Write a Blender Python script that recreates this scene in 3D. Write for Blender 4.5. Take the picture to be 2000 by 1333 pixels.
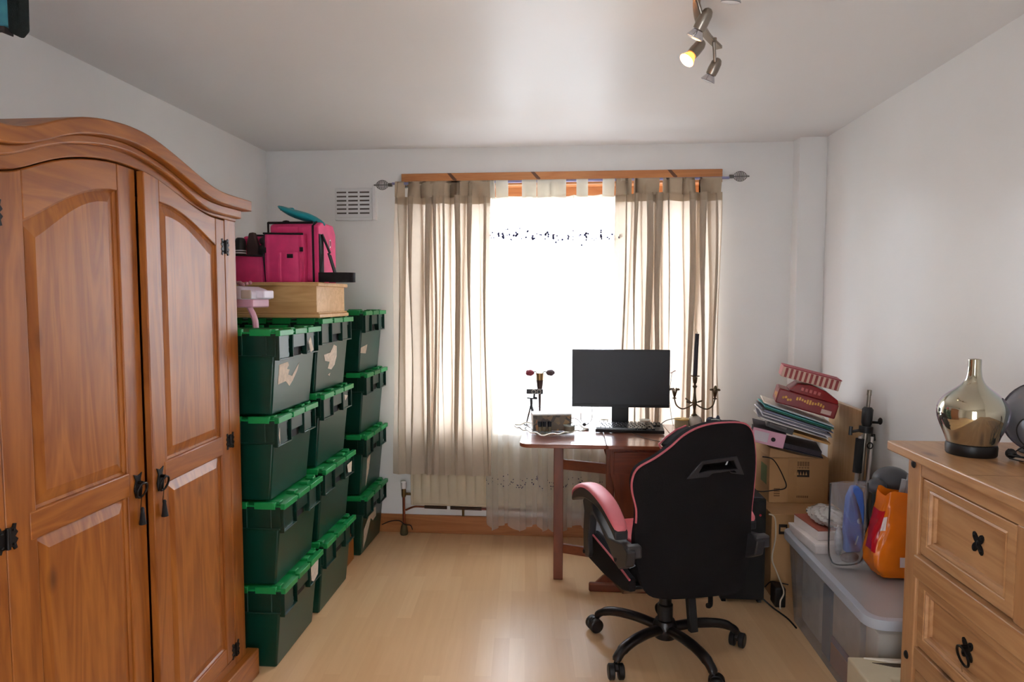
import bpy, math, random
from mathutils import Vector, Matrix, Euler
from mathutils.geometry import tessellate_polygon
random.seed(7)
for o in list(bpy.data.objects): bpy.data.objects.remove(o, do_unlink=True)
sc = bpy.context.scene
COL = sc.collection
PI = math.pi
rad = math.radians

# ------------------------------------------------------------------ camera
F_PX, PITCH, YAW, ROLL, CAMZ = 1275.0, .0631, .0833, -.0006, 1.4748
cam_d = bpy.data.cameras.new('camera'); cam = bpy.data.objects.new('camera', cam_d); COL.objects.link(cam)
cam_d.sensor_width = 36; cam_d.lens = 36 * F_PX / 2000; cam_d.clip_start = .02; cam_d.clip_end = 100
fwd = Vector((-math.sin(YAW) * math.cos(PITCH), math.cos(YAW) * math.cos(PITCH), -math.sin(PITCH)))
rt = Vector((math.cos(YAW), math.sin(YAW), 0)); dn = fwd.cross(rt)
c_, s_ = math.cos(ROLL), math.sin(ROLL)
r2 = c_ * rt + s_ * dn; d2 = -s_ * rt + c_ * dn
m3 = Matrix((r2, -d2, -fwd)).transposed()
cam.matrix_world = Matrix.Translation((0, 0, CAMZ)) @ m3.to_4x4()
sc.camera = cam

# ------------------------------------------------------------------ world, light, exposure
SKY = 12.0
w = bpy.data.worlds.new('world'); sc.world = w; w.use_nodes = True
wn = w.node_tree.nodes; wl = w.node_tree.links
bg = wn['Background']; bg.inputs['Strength'].default_value = SKY
tc = wn.new('ShaderNodeTexCoord'); sep = wn.new('ShaderNodeSeparateXYZ'); rmp = wn.new('ShaderNodeValToRGB')
wl.new(tc.outputs['Generated'], sep.inputs[0]); wl.new(sep.outputs['Z'], rmp.inputs[0]); wl.new(rmp.outputs[0], bg.inputs['Color'])
rmp.color_ramp.elements[0].position = .0; rmp.color_ramp.elements[0].color = (.26, .28, .30, 1)
rmp.color_ramp.elements[1].position = .12; rmp.color_ramp.elements[1].color = (.88, .95, 1.06, 1)
pd = bpy.data.lights.new('window_portal', 'AREA'); pd.shape = 'RECTANGLE'; pd.size = 1.86; pd.size_y = 1.52
pd.cycles.is_portal = True
po = bpy.data.objects.new('window_portal', pd); COL.objects.link(po)
po.location = (-.03, 4.17, 1.43); po.rotation_euler = (rad(-90), 0, 0)
pd2 = bpy.data.lights.new('fill_door_portal', 'AREA'); pd2.shape = 'RECTANGLE'; pd2.size = .72; pd2.size_y = 1.84; pd2.cycles.is_portal = True  # portal for the added fill door behind the camera
po2 = bpy.data.objects.new('fill_door_portal', pd2); COL.objects.link(po2); po2.location = (0, -.56, 1.03); po2.rotation_euler = (rad(90), 0, 0)
sc.view_settings.view_transform = 'Standard'; sc.view_settings.look = 'None'
sc.view_settings.gamma = 1; sc.view_settings.use_curve_mapping = False
sc.view_settings.exposure = 1.12

# ------------------------------------------------------------------ materials
def lin(c): return tuple(((x / 255) / 12.92 if x / 255 <= .04045 else ((x / 255 + .055) / 1.055) ** 2.4) for x in c)
MC = {}
def base(name):
    m = bpy.data.materials.new(name); m.use_nodes = True
    nt = m.node_tree; return m, nt, nt.nodes, nt.links, nt.nodes['Principled BSDF']
def mat(name, c, rough=.5, metal=0, var=.06, vs=14, spec=.5, bump=0, bs=200, trans=0, coat=0, emis=None, es=0, alpha=1, ior=1.45):
    if name in MC: return MC[name]
    m, nt, N, L, b = base(name); c = lin(c)
    b.inputs['Roughness'].default_value = rough; b.inputs['Metallic'].default_value = metal
    b.inputs['Specular IOR Level'].default_value = spec; b.inputs['Transmission Weight'].default_value = trans
    b.inputs['Coat Weight'].default_value = coat; b.inputs['Alpha'].default_value = alpha; b.inputs['IOR'].default_value = ior
    t = N.new('ShaderNodeTexCoord'); n = N.new('ShaderNodeTexNoise'); n.inputs['Scale'].default_value = vs; n.inputs['Detail'].default_value = 4
    L.new(t.outputs['Object'], n.inputs['Vector'])
    r = N.new('ShaderNodeValToRGB'); L.new(n.outputs['Fac'], r.inputs[0])
    r.color_ramp.elements[0].position = .3; r.color_ramp.elements[1].position = .7
    r.color_ramp.elements[0].color = tuple(max(0, x * (1 - var)) for x in c) + (1,)
    r.color_ramp.elements[1].color = tuple(min(1, x * (1 + var)) for x in c) + (1,)
    L.new(r.outputs[0], b.inputs['Base Color'])
    if emis: b.inputs['Emission Color'].default_value = lin(emis) + (1,); b.inputs['Emission Strength'].default_value = es
    if bump:
        n2 = N.new('ShaderNodeTexNoise'); n2.inputs['Scale'].default_value = bs; L.new(t.outputs['Object'], n2.inputs['Vector'])
        bp = N.new('ShaderNodeBump'); bp.inputs['Strength'].default_value = bump; bp.inputs['Distance'].default_value = .002
        L.new(n2.outputs['Fac'], bp.inputs['Height']); L.new(bp.outputs[0], b.inputs['Normal'])
    MC[name] = m; return m
def wood(name, c1, c2, c3, axis='Z', rough=.42, fine=1.0, knots=True, coat=.15):
    """grain along axis; c1 light, c2 mid, c3 knot"""
    if name in MC: return MC[name]
    m, nt, N, L, b = base(name)
    b.inputs['Roughness'].default_value = rough; b.inputs['Coat Weight'].default_value = coat; b.inputs['Coat Roughness'].default_value = .3
    t = N.new('ShaderNodeTexCoord'); mp = N.new('ShaderNodeMapping'); L.new(t.outputs['Object'], mp.inputs[0])
    s = [9 * fine] * 3; s['XYZ'.index(axis)] = .9 * fine; mp.inputs['Scale'].default_value = s
    n = N.new('ShaderNodeTexNoise'); n.inputs['Scale'].default_value = 1.6; n.inputs['Detail'].default_value = 3; n.inputs['Distortion'].default_value = .8
    L.new(mp.outputs[0], n.inputs['Vector'])
    mul = N.new('ShaderNodeMath'); mul.operation = 'MULTIPLY'; mul.inputs[1].default_value = 9; L.new(n.outputs['Fac'], mul.inputs[0])
    fr = N.new('ShaderNodeMath'); fr.operation = 'PINGPONG'; fr.inputs[1].default_value = 1; L.new(mul.outputs[0], fr.inputs[0])
    n2 = N.new('ShaderNodeTexNoise'); n2.inputs['Scale'].default_value = 14; n2.inputs['Detail'].default_value = 5; L.new(mp.outputs[0], n2.inputs['Vector'])
    mx = N.new('ShaderNodeMix'); mx.data_type = 'FLOAT'; mx.inputs[0].default_value = .45
    L.new(fr.outputs[0], mx.inputs[2]); L.new(n2.outputs['Fac'], mx.inputs[3])
    r = N.new('ShaderNodeValToRGB'); L.new(mx.outputs[0], r.inputs[0])
    r.color_ramp.elements[0].position = .12; r.color_ramp.elements[1].position = .85
    r.color_ramp.elements[0].color = lin(c2) + (1,); r.color_ramp.elements[1].color = lin(c1) + (1,)
    out = r.outputs[0]
    if knots:
        mp2 = N.new('ShaderNodeMapping'); L.new(t.outputs['Object'], mp2.inputs[0])
        s = [7.0] * 3; s['XYZ'.index(axis)] = 3.2; mp2.inputs['Scale'].default_value = s
        v = N.new('ShaderNodeTexVoronoi'); v.inputs['Scale'].default_value = .9; L.new(mp2.outputs[0], v.inputs['Vector'])
        kr = N.new('ShaderNodeValToRGB'); L.new(v.outputs['Distance'], kr.inputs[0])
        kr.color_ramp.elements[0].position = .035; kr.color_ramp.elements[0].color = (1, 1, 1, 1)
        kr.color_ramp.elements[1].position = .12; kr.color_ramp.elements[1].color = (0, 0, 0, 1)
        km = N.new('ShaderNodeMath'); km.operation = 'MULTIPLY'; km.inputs[1].default_value = .7; L.new(kr.outputs[0], km.inputs[0])
        k = N.new('ShaderNodeMix'); k.data_type = 'RGBA'; L.new(km.outputs[0], k.inputs[0]); L.new(out, k.inputs[6]); k.inputs[7].default_value = lin(c3) + (1,)
        out = k.outputs[2]
    L.new(out, b.inputs['Base Color'])
    MC[name] = m; return m
def cloth(name, c, transl=.5, transp=0, rough=.9, stripes=0):
    if name in MC: return MC[name]
    m, nt, N, L, b = base(name); N.remove(b)
    o = N['Material Output']; c = lin(c)
    t = N.new('ShaderNodeTexCoord'); n = N.new('ShaderNodeTexNoise'); n.inputs['Scale'].default_value = 30; L.new(t.outputs['Object'], n.inputs['Vector'])
    r = N.new('ShaderNodeValToRGB'); L.new(n.outputs['Fac'], r.inputs[0])
    r.color_ramp.elements[0].color = tuple(x * .94 for x in c) + (1,); r.color_ramp.elements[1].color = tuple(min(1, x * 1.04) for x in c) + (1,)
    d = N.new('ShaderNodeBsdfDiffuse'); tr = N.new('ShaderNodeBsdfTranslucent'); L.new(r.outputs[0], d.inputs[0]); L.new(r.outputs[0], tr.inputs[0])
    mx = N.new('ShaderNodeMixShader'); mx.inputs[0].default_value = transl; L.new(d.outputs[0], mx.inputs[1]); L.new(tr.outputs[0], mx.inputs[2])
    out = mx.outputs[0]
    if transp:
        tp = N.new('ShaderNodeBsdfTransparent'); m2 = N.new('ShaderNodeMixShader'); m2.inputs[0].default_value = transp
        L.new(out, m2.inputs[1]); L.new(tp.outputs[0], m2.inputs[2]); out = m2.outputs[0]
    L.new(out, o.inputs['Surface']); MC[name] = m; return m
def sheer(name, c, tr=.7, rough=.15, gl=.15):
    """thin clear plastic or glass: see-through, a little gloss, a little body colour"""
    if name in MC: return MC[name]
    m, nt, N, L, b = base(name); o = N['Material Output']
    n = N.new('ShaderNodeTexNoise'); n.inputs['Scale'].default_value = 9; t = N.new('ShaderNodeTexCoord'); L.new(t.outputs['Object'], n.inputs['Vector'])
    b.inputs['Base Color'].default_value = lin(c) + (1,); b.inputs['Roughness'].default_value = rough
    tp = N.new('ShaderNodeBsdfTransparent'); g = N.new('ShaderNodeBsdfGlossy'); g.inputs['Roughness'].default_value = rough
    fr = N.new('ShaderNodeLayerWeight'); fr.inputs[0].default_value = .35
    m1 = N.new('ShaderNodeMixShader'); m1.inputs[0].default_value = tr; L.new(b.outputs[0], m1.inputs[1]); L.new(tp.outputs[0], m1.inputs[2])
    mu = N.new('ShaderNodeMath'); mu.operation = 'MULTIPLY'; mu.inputs[1].default_value = gl; L.new(fr.outputs['Fresnel'], mu.inputs[0])
    m2 = N.new('ShaderNodeMixShader'); L.new(mu.outputs[0], m2.inputs[0]); L.new(m1.outputs[0], m2.inputs[1]); L.new(g.outputs[0], m2.inputs[2])
    L.new(m2.outputs[0], o.inputs['Surface']); MC[name] = m; return m

# ------------------------------------------------------------------ mesh helpers
def X3(*a): return Matrix.Translation(a)
def RZ(a): return Matrix.Rotation(a, 4, 'Z')
class MB:
    def __init__(s): s.v = []; s.f = []; s.M = Matrix()
    def add(s, vs, fs):
        k = len(s.v); s.v += [s.M @ Vector(p) for p in vs]; s.f += [tuple(i + k for i in f) for f in fs]; return s
    def box(s, x0, x1, y0, y1, z0, z1):
        return s.add([(x0, y0, z0), (x1, y0, z0), (x1, y1, z0), (x0, y1, z0), (x0, y0, z1), (x1, y0, z1), (x1, y1, z1), (x0, y1, z1)],
                     [(0, 3, 2, 1), (4, 5, 6, 7), (0, 1, 5, 4), (1, 2, 6, 5), (2, 3, 7, 6), (3, 0, 4, 7)])
    def taper(s, b, t, z0, z1):      # b,t = (x0,x1,y0,y1)
        return s.add([(b[0], b[2], z0), (b[1], b[2], z0), (b[1], b[3], z0), (b[0], b[3], z0), (t[0], t[2], z1), (t[1], t[2], z1), (t[1], t[3], z1), (t[0], t[3], z1)],
                     [(0, 3, 2, 1), (4, 5, 6, 7), (0, 1, 5, 4), (1, 2, 6, 5), (2, 3, 7, 6), (3, 0, 4, 7)])
    def beam(s, a, b, w, h, up=(0, 0, 1)):
        a = Vector(a); b = Vector(b); d = (b - a); L = d.length; d.normalize()
        x = d.cross(Vector(up)).normalized(); z = x.cross(d)
        vs = []
        for t in (0, 1):
            for (i, j) in ((-1, -1), (1, -1), (1, 1), (-1, 1)):
                vs.append(a + d * L * t + x * i * w / 2 + z * j * h / 2)
        return s.add(vs, [(0, 1, 2, 3), (7, 6, 5, 4), (0, 4, 5, 1), (1, 5, 6, 2), (2, 6, 7, 3), (3, 7, 4, 0)])
    def tube(s, pts, r, n=8, closed=False, flat=1.0):
        P = [Vector(p) for p in pts]; m = len(P); vs = []; fs = []
        R = r if isinstance(r, (list, tuple)) else [r] * m
        up = None
        for i in range(m):
            if closed: d = P[(i + 1) % m] - P[i - 1]
            else: d = P[min(i + 1, m - 1)] - P[max(i - 1, 0)]
            if d.length < 1e-9: d = Vector((0, 0, 1))
            d.normalize()
            if up is None: up = Vector((0, 0, 1)) if abs(d.z) < .9 else Vector((0, 1, 0))
            x = d.cross(up)
            if x.length < 1e-6: x = d.cross(Vector((1, 0, 0)))
            x.normalize(); z = x.cross(d).normalized(); up = z
            for k in range(n):
                a = 2 * PI * k / n; vs.append(P[i] + x * math.cos(a) * R[i] + z * math.sin(a) * R[i] * flat)
        for i in range(m if closed else m - 1):
            for k in range(n):
                j = (i + 1) % m
                fs.append((i * n + k, i * n + (k + 1) % n, j * n + (k + 1) % n, j * n + k))
        if not closed: fs.append(tuple(range(n))[::-1]); fs.append(tuple((m - 1) * n + k for k in range(n)))
        return s.add(vs, fs)
    def lathe(s, prof, n=24, c=(0, 0, 0)):
        vs = []; fs = []; m = len(prof)
        for (r, z) in prof:
            for k in range(n): a = 2 * PI * k / n; vs.append((c[0] + r * math.cos(a), c[1] + r * math.sin(a), c[2] + z))
        for i in range(m - 1):
            for k in range(n): fs.append((i * n + k, i * n + (k + 1) % n, (i + 1) * n + (k + 1) % n, (i + 1) * n + k))
        fs.append(tuple(range(n))[::-1]); fs.append(tuple((m - 1) * n + k for k in range(n)))
        return s.add(vs, fs)
    def prism(s, poly, plane, d0, d1, holes=()):
        """poly 2D loops extruded from d0 to d1 along plane normal; plane 'X' (y,z) 'Y' (x,z) 'Z' (x,y) or (o,U,V,N)"""
        if plane == 'X': fn = lambda u, v, d: Vector((d, u, v))
        elif plane == 'Y': fn = lambda u, v, d: Vector((u, d, v))
        elif plane == 'Z': fn = lambda u, v, d: Vector((u, v, d))
        else:
            o, U, V, Nn = [Vector(q) for q in plane]; fn = lambda u, v, d: o + U * u + V * v + Nn * d
        loops = [list(poly)] + [list(h) for h in holes]; flat = [p for l in loops for p in l]; n = len(flat)
        vs = [fn(p[0], p[1], d0) for p in flat] + [fn(p[0], p[1], d1) for p in flat]; fs = []
        if holes:
            for t in tessellate_polygon([[Vector((p[0], p[1], 0)) for p in l] for l in loops]):
                fs.append(tuple(t)); fs.append(tuple(i + n for i in t[::-1]))
        else: fs += [tuple(range(n)), tuple(range(2 * n - 1, n - 1, -1))]
        k = 0
        for l in loops:
            m = len(l)
            for i in range(m): fs.append((k + i, k + (i + 1) % m, k + (i + 1) % m + n, k + i + n))
            k += m
        return s.add(vs, fs)
    def strip(s, lo, hi, plane, d0, d1):
        """solid between two open curves lo, hi (same count) in a plane, thickness d0..d1"""
        if plane == 'X': fn = lambda u, v, d: (d, u, v)
        else: fn = lambda u, v, d: (u, d, v)
        n = len(lo); vs = []
        for (a, b) in zip(lo, hi): vs += [fn(*a, d0), fn(*b, d0), fn(*a, d1), fn(*b, d1)]
        fs = [(0, 1, 3, 2), (4 * n - 4, 4 * n - 2, 4 * n - 1, 4 * n - 3)]
        for i in range(n - 1):
            a = 4 * i; b = a + 4
            fs += [(a, b, b + 1, a + 1), (a + 2, a + 3, b + 3, b + 2), (a, a + 2, b + 2, b), (a + 1, b + 1, b + 3, a + 3)]
        return s.add(vs, fs)
    def grid(s, fn, nu, nv, wrap=False):
        vs = [fn(i / nu, j / nv) for j in range(nv + 1) for i in range(nu + 1)]
        fs = [(j * (nu + 1) + i, j * (nu + 1) + i + 1, (j + 1) * (nu + 1) + i + 1, (j + 1) * (nu + 1) + i) for j in range(nv) for i in range(nu)]
        return s.add(vs, fs)
    def ell(s, c, r, nu=16, nv=10, p=1.0):
        def q(x): return math.copysign(abs(x) ** p, x)
        def fn(u, v):
            a = 2 * PI * u; b = PI * (v - .5)
            return (c[0] + r[0] * q(math.cos(b)) * q(math.cos(a)), c[1] + r[1] * q(math.cos(b)) * q(math.sin(a)), c[2] + r[2] * q(math.sin(b)))
        return s.grid(fn, nu, nv)
    def mesh(s, name, inv=None, recalc=True):
        import bmesh
        me = bpy.data.meshes.new(name)
        vs = [(inv @ p if inv else p) for p in s.v]
        me.from_pydata([tuple(p) for p in vs], [], s.f)
        bm = bmesh.new(); bm.from_mesh(me); bmesh.ops.remove_doubles(bm, verts=bm.verts, dist=1e-5)
        if recalc: bmesh.ops.recalc_face_normals(bm, faces=bm.faces)
        bm.to_mesh(me); bm.free()
        return me
def wmat(o):
    m = Matrix()
    while o: m = o.matrix_basis @ m; o = o.parent
    return m
def build(mb, name, m, parent=None, bevel=0, smooth=True, seg=2, ang=40, label=None, recalc=True, subs=0):
    inv = wmat(parent).inverted() if parent else None
    me = mb.mesh(name, inv, recalc)
    for p in me.polygons: p.use_smooth = smooth
    if smooth: me.set_sharp_from_angle(angle=rad(ang))
    me.materials.append(m)
    o = bpy.data.objects.new(name, me); COL.objects.link(o)
    if parent: o.parent = parent
    if bevel:
        b = o.modifiers.new('bevel', 'BEVEL'); b.width = bevel; b.segments = seg; b.limit_method = 'ANGLE'; b.angle_limit = rad(35)
    if subs:
        b = o.modifiers.new('subsurf', 'SUBSURF'); b.levels = subs; b.render_levels = subs
    if label: o['label'] = label
    return o
def thing(name, label, cat, loc=(0, 0, 0), rz=0, group=None):
    o = bpy.data.objects.new(name, None); COL.objects.link(o); o.empty_display_size = .05
    o.location = loc; o.rotation_euler = (0, 0, rz); o['label'] = label; o['category'] = cat
    if group: o['group'] = group
    return o
def solo(mb, name, m, label, cat, group=None, **k):
    xs = [p.x for p in mb.v]; ys = [p.y for p in mb.v]; zs = [p.z for p in mb.v]
    c = Vector(((min(xs) + max(xs)) / 2, (min(ys) + max(ys)) / 2, min(zs)))
    mb.v = [p - c for p in mb.v]
    o = build(mb, name, m, None, **k); o.location = c; o['label'] = label; o['category'] = cat
    if group: o['group'] = group
    return o
def struct(mb, name, m, **k):
    o = build(mb, name, m, None, **k); o['kind'] = 'structure'; return o
def dup(root, loc=None, rz=None, label=None, scale=None):
    r = root.copy(); COL.objects.link(r)
    if loc is not None: r.location = loc
    if rz is not None: r.rotation_euler = (0, 0, rz)
    if scale: r.scale = scale
    if label: r['label'] = label
    for ch in list(root.children):
        c = ch.copy(); COL.objects.link(c); c.parent = r
        for g in ch.children: d = g.copy(); COL.objects.link(d); d.parent = c
    return r
def smoothpath(pts, n=8):
    P = [Vector(p) for p in pts]; out = []
    for i in range(len(P) - 1):
        a = P[max(i - 1, 0)]; b = P[i]; c = P[i + 1]; d = P[min(i + 2, len(P) - 1)]
        for k in range(n):
            t = k / n; out.append(.5 * ((2 * b) + (c - a) * t + (2 * a - 5 * b + 4 * c - d) * t * t + (3 * b - a - 3 * c + d) * t ** 3))
    out.append(P[-1]); return out
def interp(tab, x):
    if x <= tab[0][0]: return tab[0][1]
    for (a, b), (c, d) in zip(tab, tab[1:]):
        if x <= c: return b + (d - b) * (x - a) / (c - a)
    return tab[-1][1]

# ------------------------------------------------------------------ palette
WALL = mat('wall_paint', (240, 240, 239), .33, var=.015, vs=3, bump=.12, bs=60)
CEIL = mat('ceiling_paint', (232, 231, 230), .42, var=.012, vs=2, bump=.05, bs=30)
PINE_Z = wood('pine_upright', (168, 99, 36), (130, 68, 18), (72, 32, 14), 'Z', .42, coat=.12)
PINE_Y = wood('pine_lying', (170, 102, 38), (138, 74, 24), (72, 32, 14), 'Y', .42, coat=.12)
PINE_P = wood('pine_panel', (172, 104, 40), (136, 72, 22), (78, 36, 16), 'Z', .42, coat=.12)
WAX_Y = wood('waxed_pine_lying', (196, 150, 104), (170, 122, 78), (96, 62, 42), 'Y')
WAX_Z = wood('waxed_pine_upright', (192, 144, 98), (166, 116, 72), (96, 62, 42), 'Z')
WAX_X = wood('waxed_pine_across', (192, 144, 98), (166, 116, 72), (96, 62, 42), 'X')
TRIM = wood('orange_pine_trim', (206, 142, 88), (184, 116, 66), (110, 60, 40), 'X')
OAK = wood('light_oak', (222, 178, 122), (200, 150, 92), (170, 120, 70), 'X', knots=False)
MAHOG_Z = wood('mahogany_upright', (122, 58, 28), (96, 40, 18), (80, 32, 20), 'Z', .42, knots=False, coat=.12)
MAHOG_X = wood('mahogany_lying', (122, 58, 28), (96, 40, 18), (80, 32, 20), 'X', .42, knots=False, coat=.12)
MAHOG_T = wood('mahogany_top', (150, 84, 54), (124, 62, 38), (80, 32, 20), 'X', .14, knots=False, coat=.8)
SHELFW = wood('beech_board', (206, 172, 130), (190, 152, 108), (150, 110, 70), 'Z', knots=False)
IRON = mat('black_iron', (34, 32, 32), .45, .6, spec=.5)
BLACKP = mat('black_plastic', (26, 26, 28), .4)
BLACKM = mat('black_matt', (22, 22, 24), .75)
BLACKF = mat('black_fabric', (27, 25, 27), .95, bump=.4, bs=500, spec=.2)
DARKG = mat('dark_grey_plastic', (58, 58, 62), .5)
STEEL = mat('brushed_steel', (150, 142, 132), .32, 1, var=.05)
CHROME = mat('chrome', (215, 215, 215), .12, 1, var=.02)
WHITE = mat('white_plastic', (232, 232, 232), .4, var=.02)
PINKV = mat('pink_vinyl', (226, 122, 132), .5, var=.04)
PINKP = mat('pink_piping', (198, 100, 112), .6)
GLASS = sheer('window_glass', (230, 235, 235), .97, .02, .5)

# ================================================================== ROOM
XL, XR, YB, HC, YF = -1.879, 1.47, 4.006, 2.4, -.45
T = .12
# floor: laminate strips, procedural
def floor_mat():
    m, nt, N, L, b = base('beech_laminate')
    t = N.new('ShaderNodeTexCoord'); mp = N.new('ShaderNodeMapping'); mp.inputs['Rotation'].default_value = (0, 0, rad(90 - 3.6))
    L.new(t.outputs['Object'], mp.inputs[0])
    br = N.new('ShaderNodeTexBrick'); L.new(mp.outputs[0], br.inputs['Vector'])
    br.inputs['Scale'].default_value = 1; br.inputs['Brick Width'].default_value = .46; br.inputs['Row Height'].default_value = .066
    br.inputs['Mortar Size'].default_value = .0007; br.inputs['Mortar Smooth'].default_value = .5; br.offset = .37; br.offset_frequency = 3
    br.inputs['Color1'].default_value = (0, 0, 0, 1); br.inputs['Color2'].default_value = (1, 1, 1, 1); br.inputs['Mortar'].default_value = (.1, .1, .1, 1)
    mp2 = N.new('ShaderNodeMapping'); mp2.inputs['Scale'].default_value = (2.2, 30, 1); L.new(mp.outputs[0], mp2.inputs[0])
    n = N.new('ShaderNodeTexNoise'); n.inputs['Scale'].default_value = 1.3; n.inputs['Detail'].default_value = 5; n.inputs['Distortion'].default_value = .1; L.new(mp2.outputs[0], n.inputs['Vector'])
    n3 = N.new('ShaderNodeTexNoise'); n3.inputs['Scale'].default_value = 2.1; L.new(t.outputs['Object'], n3.inputs['Vector'])
    mx = N.new('ShaderNodeMix'); mx.data_type = 'FLOAT'; mx.inputs[0].default_value = .55; L.new(br.outputs['Color'], mx.inputs[2]); L.new(n.outputs['Fac'], mx.inputs[3])
    r = N.new('ShaderNodeValToRGB'); L.new(mx.outputs[0], r.inputs[0])
    e = r.color_ramp.elements; e[0].position = .1; e[0].color = lin((216, 172, 126)) + (1,); e[1].position = .9; e[1].color = lin((234, 196, 150)) + (1,)
    L.new(r.outputs[0], b.inputs['Base Color']); b.inputs['Roughness'].default_value = .33
    return m
struct(MB().box(XL - T, XR + T, YF - T, YB + .3, -.1, 0), 'floor', floor_mat(), smooth=False)
struct(MB().box(XL - T, XR + T, YF - T, YB + .3, HC, HC + .1), 'ceiling', CEIL, smooth=False)
struct(MB().box(XL - T, XL, YF - T, YB + .3, 0, HC), 'wall_left', WALL, smooth=False)
struct(MB().box(XR, XR + T, YF - T, YB + .3, 0, HC), 'wall_right', WALL, smooth=False)
struct(MB().prism([(XL, 0), (XR, 0), (XR, HC), (XL, HC)], 'Y', YF - T, YF, holes=[[(-.45, .0005), (-.45, 2.04), (.45, 2.04), (.45, .0005)]]), 'wall_front', WALL, smooth=False)  # unseen wall; its opening is cut for the added fill door
dm = MB(); dm.prism([(-.45, 0), (.45, 0), (.45, 2.04), (-.45, 2.04)], 'Y', YF - .09, YF - .045, holes=[[(-.35, .12), (-.35, 1.94), (.35, 1.94), (.35, .12)]])
dr1 = struct(dm, 'added_fill_door', mat('fill_door_white_gloss', (236, 236, 232), .3), smooth=False)  # unseen door added behind the camera to bring in fill light
build(MB().box(-.35, .35, YF - .07, YF - .064, .12, 1.94), 'fill_light_pane', cloth('fill_pane_translucent', (222, 220, 218), .95, .0), dr1)  # translucent pane added to pass fill light; its tint sets the strength
WX0, WX1, WZ0, WZ1 = -.96, .88, .70, 2.19
wb = MB()
wb.prism([(XL, 0), (XR, 0), (XR, HC), (XL, HC)], 'Y', YB, YB + .26, holes=[[(WX0, WZ0), (WX0, WZ1), (WX1, WZ1), (WX1, WZ0)]])
struct(wb, 'wall_back', WALL, smooth=False)
struct(MB().box(1.318, XR, 3.90, YB, 0, HC), 'trim_1', WALL, smooth=False)
struct(MB().box(XL, XR, YB - .018, YB, 0, .115), 'baseboard_back', wood('skirting_pine', (184, 120, 70), (160, 96, 52), (100, 55, 35), 'X'), bevel=.004)
# window
win = struct(MB().box(WX0, WX1, YB + .10, YB + .16, WZ1 - .075, WZ1).box(WX0, WX0 + .06, YB + .10, YB + .16, WZ0, WZ1 - .075).box(WX1 - .06, WX1, YB + .10, YB + .16, WZ0, WZ1 - .075)
             .box(WX0 + .06, WX1 - .06, YB + .10, YB + .16, WZ0, WZ0 + .06).box(-.57, -.51, YB + .10, YB + .16, WZ0 + .06, WZ1 - .075).box(.40, .46, YB + .10, YB + .16, WZ0 + .06, WZ1 - .075), 'window_1', TRIM, bevel=.004)
build(MB().box(WX0 + .05, WX1 - .05, YB + .128, YB + .132, WZ0 + .05, WZ1 - .07), 'window_pane', GLASS, win)
build(MB().box(WX0 - .0, WX1 + .0, YB - .01, YB + .10, WZ0 - .0, WZ0 + .02), 'window_sill', WHITE, win, bevel=.004)
build(MB().box(WX0, WX1, YB + .02, YB + .10, WZ1 - .02, WZ1), 'window_head_lining', TRIM, win)

# pelmet board above window
bat = solo(MB().box(-1.014, .91, YB - .022, YB, 2.168, 2.245), 'curtain_batten', TRIM, 'long knotty orange pine board fixed on the wall above the window', 'board', bevel=.003)
for kx in (-.70, -.19, .62):
    build(MB().prism([(kx - .03, 2.2445), (kx - .008, 2.2445), (kx + .03, 2.205), (kx + .022, 2.198), (kx + .005, 2.203)], 'Y', YB - .0226, YB - .0215), 'knot', mat('dark_knot', (104, 70, 52), .6), bat)

# wall vent
vt = thing('wall_vent', 'white louvred plastic air vent on the back wall left of the curtains', 'vent', (-1.30, YB, 1.97))
build(MB().box(-1.436, -1.176, YB - .012, YB, 1.975, 2.165), 'vent_plate', WHITE, vt, bevel=.004)
build(MB().box(-1.196, -1.172, YB - .028, YB, 1.965, 2.18).box(-1.436, -1.196, YB - .022, YB, 1.965, 1.985), 'vent_rim', WHITE, vt, bevel=.005)
vs_ = MB(); vd = MB()
for c in range(3):
    for r in range(6):
        x0 = -1.425 + c * .073; z0 = 2.006 + r * .0255
        vd.box(x0, x0 + .06, YB - .0135, YB - .011, z0, z0 + .011)
        vs_.box(x0, x0 + .06, YB - .018, YB - .012, z0 + .009, z0 + .013)
build(vd, 'vent_opening', mat('vent_dark', (96, 90, 84), .8), vt); build(vs_, 'louvre', WHITE, vt)

# ================================================================== RADIATOR and pipes
RADM = mat('radiator_paint', (206, 194, 170), .4, var=.02)
rd = thing('radiator', 'cream panel radiator with rounded flutes under the window behind the net curtains', 'radiator', (-.05, YB - .06, .19))
rb = MB(); n = 52
def rfn(u, v):
    x = -.955 + 1.80 * u; ph = (u * 32) % 1; edge = min(1, min(v, 1 - v) * 9)
    return (x, YB - .058 - .010 * edge * (abs(math.sin(PI * u * 32)) ** .5), .20 + .44 * v)
rb.grid(rfn, 256, 16); build(rb, 'radiator_panel', RADM, rd, ang=80, recalc=False)
build(MB().box(-.955, .845, YB - .057, YB - .035, .20, .645), 'radiator_back', RADM, rd, bevel=.003)
build(MB().box(-.96, .85, YB - .072, YB - .033, .637, .65).box(-.962, -.95, YB - .068, YB - .035, .195, .65).box(-.955, .845, YB - .064, YB - .04, .193, .203), 'radiator_rim', RADM, rd, bevel=.002)
build(MB().box(-.8, -.76, YB - .035, YB - .001, .3, .55).box(.6, .64, YB - .035, YB - .001, .3, .55), 'wall_bracket', STEEL, rd)
va = thing('radiator_valve', 'white capped radiator valve with copper pipe left of the radiator', 'valve', (-1.01, YB - .055, 0))
COP = mat('copper_pipe', (132, 70, 46), .4, .7, var=.2)
build(MB().tube([(-1.01, YB - .055, .0), (-1.01, YB - .055, .26)], .0085), 'copper_pipe', COP, va)
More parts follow.
